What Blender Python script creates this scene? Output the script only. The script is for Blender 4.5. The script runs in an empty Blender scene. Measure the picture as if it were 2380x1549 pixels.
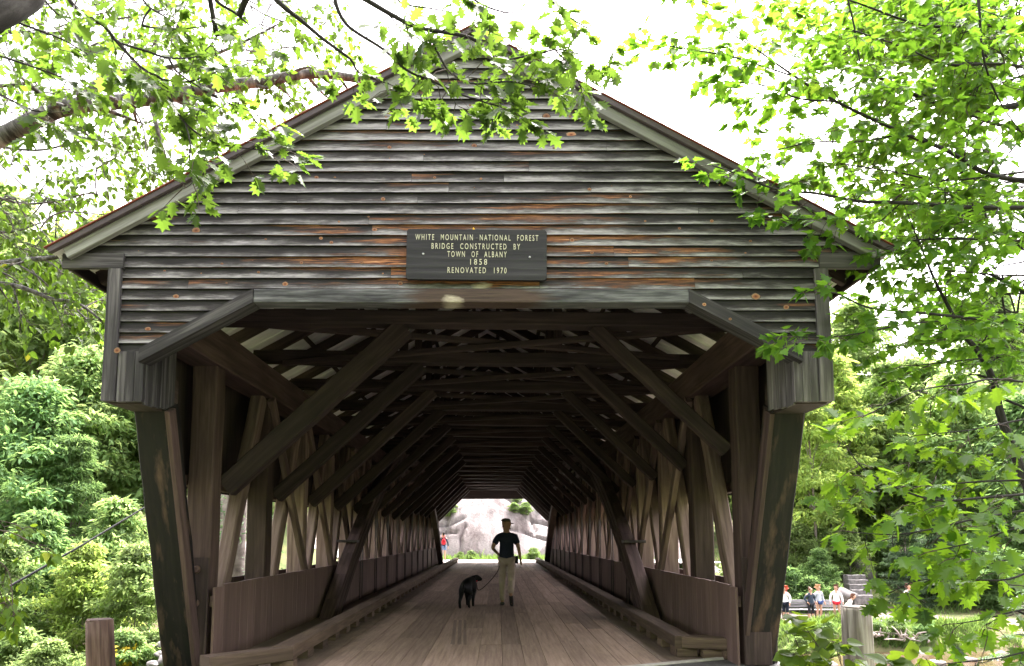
import bpy, bmesh, math, random
import numpy as np
from mathutils import Vector, Matrix, noise as mnoise
R = math.radians
rng = random.Random(7)
SC = bpy.context.scene
COL = SC.collection

# ------------------------------------------------------------------ camera
FPX, VX, VY = 1740.0, 1157.0, 1248.0           # focal length and vanishing point, in px of a 2380 px wide view
TH = math.atan(.109)
PYC = VY - FPX*math.tan(TH)
CAM = Vector((.25, 0, 1.4))
cd = bpy.data.cameras.new('camera'); cam = bpy.data.objects.new('camera', cd); COL.objects.link(cam)
cam.location = CAM; cam.rotation_euler = (R(90)+TH, 0, 0)
cd.sensor_width = 36; cd.lens = 36*FPX/2380
cd.shift_x = (1190-VX)/2380; cd.shift_y = (PYC-774.5)/2380
cd.clip_start = .05; cd.clip_end = 2000
SC.camera = cam
CT, ST = math.cos(TH), math.sin(TH)
def at(x, y, Y):                               # the world point at distance Y along the road seen at (x, y)
    a, b = x-VX, PYC-y
    t = Y/(FPX*CT-b*ST)
    return Vector((CAM.x+t*a, Y, CAM.z+t*(b*CT+FPX*ST)))

# ------------------------------------------------------------------ light
SUN_EL, SUN_AZ = R(62), R(25)                 # compass azimuth, 0 = +Y
w = bpy.data.worlds.new('World'); SC.world = w; w.use_nodes = True
nt = w.node_tree; nt.nodes.clear()
sky = nt.nodes.new('ShaderNodeTexSky'); sky.sky_type = 'NISHITA'; sky.sun_disc = False
sky.sun_elevation = SUN_EL; sky.sun_rotation = SUN_AZ
sky.air_density = 1; sky.dust_density = 6; sky.ozone_density = 1
hs = nt.nodes.new('ShaderNodeHueSaturation'); hs.inputs['Saturation'].default_value = .22
bg = nt.nodes.new('ShaderNodeBackground'); bg.inputs['Strength'].default_value = .15
wo = nt.nodes.new('ShaderNodeOutputWorld')
tn = nt.nodes.new('ShaderNodeMix'); tn.data_type = 'RGBA'; tn.blend_type = 'MULTIPLY'; tn.inputs[0].default_value = 1; tn.inputs[7].default_value = (1.05, .965, 1.0, 1)
nt.links.new(sky.outputs[0], hs.inputs['Color']); nt.links.new(hs.outputs[0], tn.inputs[6]); nt.links.new(tn.outputs[2], bg.inputs['Color']); nt.links.new(bg.outputs[0], wo.inputs['Surface'])
sl = bpy.data.lights.new('sun', 'SUN'); sl.energy = 2.0; sl.angle = R(20); sl.color = (1, .95, .92)
sun = bpy.data.objects.new('sun', sl); COL.objects.link(sun)
sdir = Vector((math.sin(SUN_AZ)*math.cos(SUN_EL), math.cos(SUN_AZ)*math.cos(SUN_EL), math.sin(SUN_EL)))
sun.rotation_euler = sdir.to_track_quat('Z', 'Y').to_euler(); sun.location = sdir*60
vs = SC.view_settings; vs.view_transform = 'Standard'; vs.look = 'None'; vs.gamma = 1; vs.exposure = 3.3
SC.cycles.use_denoising = True
SC.cycles.max_bounces = 10; SC.cycles.diffuse_bounces = 5; SC.cycles.transmission_bounces = 4; SC.cycles.transparent_max_bounces = 4

# ------------------------------------------------------------------ materials
class NT:
    def __init__(s, name):
        s.m = bpy.data.materials.new(name); s.m.use_nodes = True
        s.t = s.m.node_tree; s.t.nodes.clear()
        s.out = s.t.nodes.new('ShaderNodeOutputMaterial')
    def n(s, kind, ins=None, **props):
        nd = s.t.nodes.new('ShaderNode'+kind)
        for k, v in props.items(): setattr(nd, k, v)
        for k, v in (ins or {}).items():
            sk = nd.inputs[k]
            if isinstance(v, bpy.types.NodeSocket): s.t.links.new(v, sk)
            else: sk.default_value = v
        return nd
    def math(s, op, a, b=0.0, c=0.0, clamp=False): return s.n('Math', {0: a, 1: b, 2: c}, operation=op, use_clamp=clamp).outputs[0]
    def mix(s, f, a, b, blend='MIX'):
        nd = s.n('Mix', None, data_type='RGBA', blend_type=blend)
        for i, v in ((0, f), (6, a), (7, b)):
            if isinstance(v, bpy.types.NodeSocket): s.t.links.new(v, nd.inputs[i])
            else: nd.inputs[i].default_value = v if i == 0 else (*v[:3], 1)
        return nd.outputs[2]
    def ramp(s, f, stops, interp='LINEAR'):
        nd = s.n('ValToRGB', {0: f}); cr = nd.color_ramp; cr.interpolation = interp
        while len(cr.elements) < len(stops): cr.elements.new(.5)
        for e, (p, c) in zip(cr.elements, stops):
            e.position = p; e.color = (*c, 1) if isinstance(c, tuple) else (c, c, c, 1)
        return nd.outputs[0]
    def noise(s, vec, scale=1, detail=5, rough=.55, dist=0): return s.n('TexNoise', {'Vector': vec, 'Scale': scale, 'Detail': detail, 'Roughness': rough, 'Distortion': dist}).outputs[0]
    def mapping(s, vec, sc=(1, 1, 1), loc=(0, 0, 0)): return s.n('Mapping', {'Vector': vec, 'Scale': sc, 'Location': loc}).outputs[0]
    def uv(s): return s.n('TexCoord').outputs['UV']
    def obj(s): return s.n('TexCoord').outputs['Object']
    def attr(s, name): return s.n('Attribute', attribute_name=name).outputs['Fac']
    def bump(s, h, strength=.3, dist=.01): return s.n('Bump', {'Height': h, 'Strength': strength, 'Distance': dist}).outputs[0]
    def pbsdf(s, col, rough=.8, normal=None, spec=.3, **kw):
        d = {'Base Color': col if isinstance(col, bpy.types.NodeSocket) else (*col[:3], 1), 'Roughness': rough, 'Specular IOR Level': spec}
        d.update(kw)
        if normal is not None: d['Normal'] = normal
        return s.n('BsdfPrincipled', d).outputs[0]
    def done(s, shader):
        s.t.links.new(shader, s.out.inputs[0]); return s.m

def wood(name, dark, mid, light, su=1.1, sv=16, rough=.8, blotch=None, bl=(.55, .68), bump=.35, var=1.):
    t = NT(name); uv = t.uv()
    g = t.noise(t.mapping(uv, (su, sv, 1)), 1, 7, .6, .4)
    c = t.ramp(g, [(.28, dark), (.5, mid), (.72, light)])
    lo = t.noise(t.mapping(uv, (.7, 2.2, 1)), 1, 3)
    c = t.mix(t.math('MULTIPLY', t.math('SUBTRACT', lo, .42, clamp=True), 2.2, clamp=True), c, dark)
    r = t.attr('rnd')
    c = t.mix(1, c, t.ramp(r, [(0, 1-.32*var), (1, 1+.3*var)]), 'MULTIPLY')
    if blotch:
        b = t.noise(t.mapping(uv, (1.4, 5, 1), (3, 1, 0)), 1, 5, .6)
        c = t.mix(t.ramp(b, [(bl[0], 0.), (bl[1], 1.)]), c, blotch)
    return t.done(t.pbsdf(c, rough, t.bump(g, bump, .012)))

def plain(name, col, rough=.7, var=.25, scale=8, spec=.3, bump=.0, metallic=0.0):
    t = NT(name); g = t.noise(t.obj(), scale, 5)
    c = t.mix(1, col, t.ramp(g, [(.25, 1-var), (.75, 1+var)]), 'MULTIPLY')
    return t.done(t.pbsdf(c, rough, t.bump(g, bump, .02) if bump else None, spec, Metallic=metallic))

M = {}
M['timber'] = wood('dark_timber', (.017, .0115, .0105), (.04, .0265, .024), (.078, .052, .046))
M['timber_brown'] = wood('brown_timber', (.032, .020, .017), (.066, .042, .037), (.11, .073, .064))
M['timber_tan_lit'] = wood('tan_timber', (.09, .06, .052), (.19, .132, .116), (.30, .22, .195))  # tan tone lightened to carry the light from the side openings
M['wallboard'] = wood('brown_stained_board', (.10, .064, .056), (.15, .098, .086), (.19, .128, .113), .9, 14, .7, bump=.2, var=.4)
M['darkboard'] = wood('dark_board', (.02, .014, .013), (.04, .028, .025), (.06, .044, .04))
M['blackpost'] = wood('black_stained_post', (.004, .0037, .0042), (.010, .0085, .0085), (.030, .022, .019), 1.2, 12, .65, blotch=(.085, .052, .037), bl=(.54, .68))
M['kerbwood'] = wood('kerb_wood', (.055, .036, .026), (.11, .076, .055), (.185, .13, .095), 1.4, 24)
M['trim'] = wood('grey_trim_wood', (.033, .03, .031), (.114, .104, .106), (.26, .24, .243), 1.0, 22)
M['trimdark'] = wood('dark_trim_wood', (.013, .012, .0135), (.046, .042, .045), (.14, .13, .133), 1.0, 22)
M['rake'] = wood('pale_rake_wood', (.10, .096, .092), (.19, .186, .182), (.29, .287, .28), 1.0, 20, bump=.2)
M['postwood'] = wood('weathered_post_wood', (.045, .038, .03), (.15, .13, .11), (.36, .335, .30), 1.2, 30, .85, blotch=(.10, .11, .05), bl=(.6, .8))
M['postred'] = wood('reddish_post_wood', (.02, .013, .011), (.085, .05, .04), (.19, .13, .105), 1.2, 30, .85)
M['bench'] = wood('silvery_bench_wood', (.12, .12, .12), (.2, .2, .2), (.3, .3, .3))

# clapboard: silver where the rain reaches, dark or brown under the lap of the board above, knots are in the mesh
t = NT('weathered_clapboard'); uv = t.uv(); ob = t.obj(); r = t.attr('rnd')
sep = t.n('SeparateXYZ', {0: uv}); U, V = sep.outputs[0], sep.outputs[1]
wv = t.noise(t.mapping(uv, (1.9, 1.3, 1)), 1, 8, .68)
g = t.noise(t.mapping(uv, (2.6, 8, 1)), 1, 9, .7, .6)
fine = t.noise(t.mapping(uv, (9, 22, 1)), 1, 4, .6)
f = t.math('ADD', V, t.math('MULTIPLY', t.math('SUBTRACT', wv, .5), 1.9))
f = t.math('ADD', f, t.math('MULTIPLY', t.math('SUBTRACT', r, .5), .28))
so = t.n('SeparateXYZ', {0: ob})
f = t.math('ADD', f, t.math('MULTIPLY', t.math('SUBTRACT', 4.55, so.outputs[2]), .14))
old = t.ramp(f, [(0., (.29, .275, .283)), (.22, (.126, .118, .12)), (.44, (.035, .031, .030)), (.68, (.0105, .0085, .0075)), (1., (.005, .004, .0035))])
dx = t.math('DIVIDE', t.math('SUBTRACT', so.outputs[0], .25), 2.6); dz = t.math('DIVIDE', t.math('SUBTRACT', so.outputs[2], 4.0), .75)
d2 = t.math('ADD', t.math('MULTIPLY', dx, dx), t.math('MULTIPLY', dz, dz))
reg = t.math('SUBTRACT', 1.0, d2, clamp=True)
bn = t.noise(t.mapping(uv, (.55, .9, 1), (4, 2, 0)), 1, 4, .6)
bm_ = t.math('ADD', t.math('MULTIPLY', t.math('SUBTRACT', bn, .57), 6.0), t.math('MULTIPLY', reg, 1.4), clamp=True)
brown = t.ramp(g, [(.3, (.012, .005, .0035)), (.43, (.075, .026, .011)), (.55, (.26, .10, .035)), (.74, (.48, .27, .15))])
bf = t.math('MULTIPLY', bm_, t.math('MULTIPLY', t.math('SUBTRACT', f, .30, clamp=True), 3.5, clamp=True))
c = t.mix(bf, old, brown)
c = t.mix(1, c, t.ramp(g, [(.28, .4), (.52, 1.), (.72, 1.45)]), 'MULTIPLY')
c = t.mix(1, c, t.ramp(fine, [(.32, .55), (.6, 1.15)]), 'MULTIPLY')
qx = at(1120, 664, 6.87)
def bleach0(t, so, uv, x, z, rx, rz):
    a = t.math('DIVIDE', t.math('SUBTRACT', so.outputs[0], x), rx); b = t.math('DIVIDE', t.math('SUBTRACT', so.outputs[2], z), rz)
    d = t.math('ADD', t.math('MULTIPLY', a, a), t.math('MULTIPLY', b, b)); n_ = t.noise(t.mapping(uv, (9, 4, 1)), 1, 5, .6)
    return t.math('ADD', t.math('MULTIPLY', t.math('SUBTRACT', .75, d), 1.1), t.math('MULTIPLY', t.math('SUBTRACT', n_, .5), 2.), clamp=True)
c = t.mix(bleach0(t, so, uv, qx.x, qx.z, .13, .05), c, (.42, .37, .29))
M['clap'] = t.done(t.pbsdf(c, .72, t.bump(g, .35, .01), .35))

t = NT('knot'); g = t.noise(t.uv(), 3, 3)
sx = t.n('SeparateXYZ', {0: t.uv()})
rr = t.math('SQRT', t.math('ADD', t.math('MULTIPLY', sx.outputs[0], sx.outputs[0]), t.math('MULTIPLY', sx.outputs[1], sx.outputs[1])))
c = t.ramp(t.math('ADD', rr, t.math('MULTIPLY', t.math('SUBTRACT', g, .5), .5)), [(.0, (.05, .015, .008)), (.25, (.20, .065, .025)), (.6, (.32, .145, .07)), (.78, (.25, .16, .105)), (.95, (.02, .016, .015))])
M['knot'] = t.done(t.pbsdf(t.mix(1, c, t.ramp(t.attr('rnd'), [(0, .55), (1, 1.1)]), 'MULTIPLY'), .6))

# portal head trim: grey with a brown stretch under the sign board and a bleached patch
t = NT('head_trim_wood'); uv = t.uv(); ob = t.obj(); so = t.n('SeparateXYZ', {0: ob})
g = t.noise(t.mapping(uv, (2.4, 42, 1)), 1, 7, .65); l = t.noise(t.mapping(uv, (1.1, 9, 1)), 1, 4)
c = t.ramp(t.math('ADD', g, t.math('SUBTRACT', l, .5)), [(.3, (.022, .022, .024)), (.5, (.075, .075, .08)), (.75, (.21, .21, .22))])
xb = t.math('ABSOLUTE', t.math('SUBTRACT', so.outputs[0], .03))
xb = t.math('ADD', xb, t.math('MULTIPLY', t.math('SUBTRACT', l, .5), .9))
bm2 = t.ramp(xb, [(.5, 1.), (.72, 0.)])
c = t.mix(bm2, c, t.ramp(g, [(.3, (.028, .018, .014)), (.7, (.085, .055, .042))]))
def spot(t, so, x, z, rx, rz, nz):
    a = t.math('DIVIDE', t.math('SUBTRACT', so.outputs[0], x), rx); b = t.math('DIVIDE', t.math('SUBTRACT', so.outputs[2], z), rz)
    d = t.math('ADD', t.math('MULTIPLY', a, a), t.math('MULTIPLY', b, b))
    return t.math('SUBTRACT', 1.25, t.math('ADD', d, t.math('MULTIPLY', nz, .9)), clamp=True)
px = at(1052, 700, 6.85)
def bleach(t, so, uv, x, z, rx, rz):
    a = t.math('DIVIDE', t.math('SUBTRACT', so.outputs[0], x), rx); b = t.math('DIVIDE', t.math('SUBTRACT', so.outputs[2], z), rz)
    d = t.math('ADD', t.math('MULTIPLY', a, a), t.math('MULTIPLY', b, b)); n_ = t.noise(t.mapping(uv, (9, 45, 1)), 1, 5, .6)
    return t.math('ADD', t.math('MULTIPLY', t.math('SUBTRACT', .75, d), 1.1), t.math('MULTIPLY', t.math('SUBTRACT', n_, .5), 2.2), clamp=True)
c = t.mix(bleach(t, so, uv, px.x, px.z-.015, .13, .07), c, (.42, .37, .29))
M['headtrim'] = t.done(t.pbsdf(c, .7, t.bump(g, .3, .01)))

# deck planks
t = NT('deck_plank'); uv = t.uv(); ob = t.obj(); so = t.n('SeparateXYZ', {0: ob}); r = t.attr('rnd')
g = t.noise(t.mapping(uv, (1.0, 22, 1)), 1, 7, .6, .3)
c = t.ramp(g, [(.25, (.18, .122, .092)), (.5, (.29, .208, .16)), (.75, (.385, .29, .23))])
c = t.mix(1, c, t.ramp(r, [(0, .66), (1, 1.2)]), 'MULTIPLY')
st = t.noise(t.mapping(ob, (1.1, .35, 1)), 1, 5, .6)
c = t.mix(t.math('MULTIPLY', t.math('SUBTRACT', st, .5, clamp=True), 2.2, clamp=True), c, (.12, .085, .065))
kd = t.math('SUBTRACT', t.math('ABSOLUTE', t.math('SUBTRACT', so.outputs[0], .2)), 1.55)
dn = t.noise(t.mapping(ob, (3, 1.2, 1)), 1.5, 6, .65)
c = t.mix(t.math('MULTIPLY', t.math('ADD', t.math('MULTIPLY', kd, 1.6), t.math('MULTIPLY', t.math('SUBTRACT', dn, .55), 2.), clamp=True), .7), c, (.10, .078, .062))
c = t.mix(1, c, t.ramp(t.noise(ob, 38, 4, .7), [(.3, .78), (.65, 1.1)]), 'MULTIPLY')
def track(x0, sl_, y0, y1, hw):
    cx = t.math('SUBTRACT', so.outputs[0], t.math('ADD', x0, t.math('MULTIPLY', t.math('SUBTRACT', so.outputs[1], y0), sl_)))
    m_ = t.math('LESS_THAN', t.math('ABSOLUTE', cx), hw)
    m_ = t.math('MULTIPLY', m_, t.math('GREATER_THAN', so.outputs[1], t.math('ADD', y0, t.math('MULTIPLY', g, .3))))
    m_ = t.math('MULTIPLY', m_, t.math('LESS_THAN', so.outputs[1], y1))
    st_ = t.math('SINE', t.math('MULTIPLY', cx, 75.))
    m_ = t.math('MULTIPLY', m_, t.math('GREATER_THAN', t.math('ADD', st_, t.math('MULTIPLY', t.math('SUBTRACT', g, .5), 3)), -.3))
    return t.math('MULTIPLY', m_, t.math('ADD', .35, g, clamp=True))
for k in ((-.27, -.045, 9.85, 12.9, .12),):
    c = t.mix(t.math('MULTIPLY', track(*k), .5), c, (.03, .028, .027))
M['deck'] = t.done(t.pbsdf(c, .75, t.bump(g, .3, .008), .3))

# roofing, road, stone, soil, water
t = NT('red_metal_roof'); g = t.noise(t.obj(), 3, 5)
M['roofred'] = t.done(t.pbsdf(t.ramp(g, [(.3, (.13, .03, .018)), (.7, (.26, .07, .04))]), .5))
t = NT('galvanised_sheet'); g = t.noise(t.mapping(t.obj(), (.6, 2, 1)), 2, 5)
M['zinc'] = t.done(t.pbsdf(t.ramp(g, [(.3, (.55, .54, .58)), (.7, (.75, .73, .77))]), .55, None, .4))
M['drip'] = plain('dark_drip_edge', (.06, .045, .05), .45)
t = NT('asphalt'); o = t.obj(); g = t.noise(o, 160, 3); l = t.noise(o, 2.5, 4)
c = t.mix(1, t.ramp(g, [(.3, (.035, .034, .033)), (.52, (.075, .073, .07)), (.72, (.17, .165, .16))]), t.ramp(l, [(.3, .75), (.7, 1.2)]), 'MULTIPLY')
M['asphalt'] = t.done(t.pbsdf(c, .85, t.bump(g, .5, .006)))
M['concrete'] = plain('pale_concrete', (.36, .34, .31), .85, .3, 12, bump=.2)
M['paleroad'] = plain('pale_gravel_road', (.38, .36, .335), .9, .15, 4)
t = NT('granite'); o = t.obj()
a = t.noise(o, .55, 6, .6); b = t.noise(t.mapping(o, (1, 1, .35)), 1.2, 7, .65, 1.0); k = t.noise(o, 9, 5, .7)
c = t.ramp(b, [(.3, (.09, .074, .07)), (.5, (.155, .132, .126)), (.7, (.22, .20, .19))])
c = t.mix(t.ramp(a, [(.4, 0.), (.65, .8)]), c, (.24, .23, .22))
st = t.noise(t.mapping(o, (1.5, 1.5, .22)), 1, 5, .6, .5)
c = t.mix(t.ramp(st, [(.5, 0.), (.72, .8)]), c, (.065, .05, .047))
c = t.mix(1, c, t.ramp(k, [(.3, .72), (.6, 1.1)]), 'MULTIPLY')
M['granite'] = t.done(t.pbsdf(c, .85, t.bump(t.math('ADD', b, t.math('MULTIPLY', k, .3)), .6, .12)))
t = NT('river_stone'); o = t.obj(); g = t.noise(o, 4, 6, .6)
M['stone'] = t.done(t.pbsdf(t.ramp(g, [(.3, (.09, .08, .07)), (.7, (.21, .19, .17))]), .8, t.bump(g, .4, .05)))
t = NT('stone_grey'); o = t.obj(); g = t.noise(o, 6, 6, .65)
M['stonegrey'] = t.done(t.pbsdf(t.ramp(g, [(.3, (.085, .08, .077)), (.7, (.22, .21, .2))]), .85, t.bump(g, .5, .04)))
t = NT('soil'); o = t.obj(); g = t.noise(o, .7, 7, .65); l = t.noise(o, .13, 4)
c = t.ramp(g, [(.3, (.035, .05, .018)), (.5, (.075, .10, .03)), (.7, (.16, .15, .06))])
c = t.mix(t.ramp(l, [(.5, 0.), (.65, .8)]), c, (.15, .105, .07))
M['soil'] = t.done(t.pbsdf(c, .95, t.bump(g, .6, .1)))
M['dirt'] = plain('trodden_dirt', (.15, .122, .10), .95, .25, 1.5, bump=.3)
t = NT('river_water'); o = t.obj(); g = t.noise(t.mapping(o, (1, 2.2, 1)), 1.6, 5)
l = t.noise(o, .4, 4)
M['water'] = t.done(t.pbsdf(t.ramp(l, [(.35, (.045, .028, .014)), (.65, (.09, .062, .038))]), .12, t.bump(g, .5, .08), .5))
t = NT('birch_bark'); uv = t.uv(); b = t.noise(t.mapping(uv, (11, 2.2, 1)), 1, 6, .65); l = t.noise(t.mapping(uv, (3, 2, 1)), 1, 5, .7)
c = t.ramp(b, [(.40, (.012, .011, .010)), (.50, (.085, .08, .078)), (.64, (.26, .25, .24))])
M['birch'] = t.done(t.pbsdf(t.mix(t.ramp(l, [(.46, 0.), (.62, .9)]), c, (.06, .055, .05)), .85, t.bump(b, .4, .01)))
def bark(name, d, m_, l_):
    t = NT(name); uv = t.uv(); b = t.noise(t.mapping(uv, (5, 14, 1)), 1, 6, .65)
    return t.done(t.pbsdf(t.ramp(b, [(.3, d), (.5, m_), (.72, l_)]), .9, t.bump(b, .6, .02)))
M['oakbark'] = bark('oak_bark', (.008, .007, .0065), (.02, .0175, .016), (.06, .057, .053))
M['bark'] = bark('forest_bark', (.09, .075, .065), (.19, .165, .145), (.33, .30, .27))
M['twig'] = bark('twig_bark', (.03, .022, .018), (.07, .052, .042), (.13, .105, .09))

def leafmat(name, base, trans, var=.35, fac=.5, yellow=(.35, .30, .03), orange=None, rough=.45):
    t = NT(name); tn = t.attr('rnd')
    v = t.ramp(tn, [(0, 1-var), (1, 1+var)])
    vein = t.noise(t.mapping(t.obj(), (1, 1, 1)), 18, 2)
    b = t.mix(1, base, v, 'MULTIPLY'); tr = t.mix(1, trans, v, 'MULTIPLY')
    yf = t.ramp(tn, [(.90, 0.), (.96, .75)])
    b = t.mix(yf, b, yellow); tr = t.mix(yf, tr, yellow)
    ri = t.n('ObjectInfo').outputs['Random']
    hv = t.n('HueSaturation', {'Hue': t.math('ADD', .485, t.math('MULTIPLY', ri, .03)), 'Saturation': 1.0, 'Value': t.math('ADD', .8, t.math('MULTIPLY', ri, .4)), 'Color': b}).outputs[0]
    p = t.pbsdf(hv, rough, None, .2)
    tl = t.n('BsdfTranslucent', {'Color': tr}).outputs[0]
    mx = t.n('MixShader', {0: fac, 1: p, 2: tl}).outputs[0]
    return t.done(mx)
M['oakleaf'] = leafmat('oak_leaf', (.036, .072, .016), (.125, .225, .022), .55, .5, (.13, .22, .015))
M['oakleaf_bright'] = leafmat('sunlit_oak_leaf', (.045, .10, .014), (.22, .39, .02), .6, .55, (.26, .36, .02))
M['mapleleaf'] = leafmat('maple_leaf', (.048, .115, .018), (.17, .345, .022), .4, .55, (.26, .32, .03))
M['birchleaf'] = leafmat('birch_leaf', (.06, .105, .02), (.15, .275, .022), .4, .5, (.34, .17, .015))
M['hazelleaf'] = leafmat('hazel_leaf', (.065, .13, .02), (.22, .34, .02), .3, .5, (.4, .42, .03))
M['forestleaf'] = leafmat('forest_leaf', (.14, .22, .075), (.38, .52, .16), .55, .5, (.22, .26, .05), rough=.8)
M['forestleaf_yellow'] = leafmat('yellow_green_forest_leaf', (.17, .25, .06), (.46, .60, .13), .5, .5, (.34, .34, .06), rough=.8)
M['forestleaf_deep'] = leafmat('deep_green_forest_leaf', (.10, .18, .065), (.26, .42, .12), .4, .5, (.14, .22, .05), rough=.8)
M['needle'] = leafmat('hemlock_needle', (.055, .095, .045), (.12, .21, .08), .4, .35, (.06, .1, .04))
M['pineneedle'] = leafmat('pine_needle', (.09, .15, .075), (.18, .28, .11), .3, .35, (.16, .22, .08))
M['shrubleaf'] = leafmat('shrub_leaf', (.10, .17, .045), (.22, .34, .07), .35, .4, (.26, .28, .05))
M['goldleaf'] = leafmat('golden_leaf', (.5, .4, .03), (.6, .5, .04), .2, .4, (.5, .4, .03))
M['yellow'] = plain('yellow_dry_leaf', (.75, .42, .02), .6, .1)
M['drywood'] = plain('bleached_driftwood', (.36, .31, .28), .85, .3, 6)
M['signboard'] = wood('dark_sign_paint', (.010, .0095, .011), (.021, .020, .023), (.045, .043, .047), .8, 26, .6)
M['cream'] = plain('cream_letter_paint', (.50, .48, .36), .6, .12, 30)
M['iron'] = plain('dark_iron', (.045, .038, .036), .5, .3, 20, .5)
M['rust'] = plain('rusty_bolt', (.09, .055, .045), .65, .35, 30)
M['steel'] = plain('galvanised_screw', (.4, .4, .42), .35, .2, 30, .5, metallic=.6)
M['cable'] = plain('black_cable', (.025, .026, .028), .5, .2, 30)
M['skin'] = plain('skin', (.50, .30, .21), .55, .08, 6)
M['skinshade'] = plain('tanned_skin', (.32, .18, .12), .55, .08, 6)
M['navy'] = plain('navy_cloth', (.012, .016, .030), .9, .2, 12)
M['khaki'] = plain('khaki_cloth', (.36, .285, .24), .9, .15, 12)
M['cap'] = plain('olive_cap_cloth', (.10, .085, .06), .9, .15, 12)
M['shoe'] = plain('dark_shoe', (.03, .028, .028), .6, .2, 12)
M['shoegrey'] = plain('grey_shoe', (.15, .14, .13), .7, .25, 25)
M['black'] = plain('black_fur', (.003, .003, .0035), .6, .3, 40, .2)
M['leather'] = plain('brown_leash', (.05, .035, .025), .6, .1)
M['red'] = plain('red_cloth', (.55, .02, .035), .7, .12, 12)
M['denim'] = plain('blue_denim', (.15, .22, .36), .9, .2, 30)
M['darkcloth'] = plain('charcoal_cloth', (.035, .05, .07), .9, .2, 12)
M['legging'] = plain('black_leggings', (.015, .016, .022), .7, .2, 12)
M['white'] = plain('white_cloth', (.8, .8, .8), .9, .06, 10)
M['greycloth'] = plain('pale_grey_cloth', (.42, .46, .50), .9, .1, 10)
M['bluecloth'] = plain('blue_shorts_cloth', (.03, .06, .17), .9, .1, 10)
M['hairdark'] = plain('dark_hair', (.02, .014, .012), .5, .3, 40)
M['hairbrown'] = plain('brown_hair', (.11, .05, .03), .5, .3, 40)
M['hairblond'] = plain('blond_hair', (.42, .24, .12), .5, .3, 40)
M['hairred'] = plain('red_hair', (.35, .05, .02), .5, .3, 40)
t = NT('striped_shirt'); so = t.n('SeparateXYZ', {0: t.obj()})
M['stripes'] = t.done(t.pbsdf(t.ramp(t.math('FRACT', t.math('MULTIPLY', so.outputs[2], 5.)), [(.45, (.75, .77, .8)), (.5, (.22, .35, .45))], 'CONSTANT'), .9))

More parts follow.
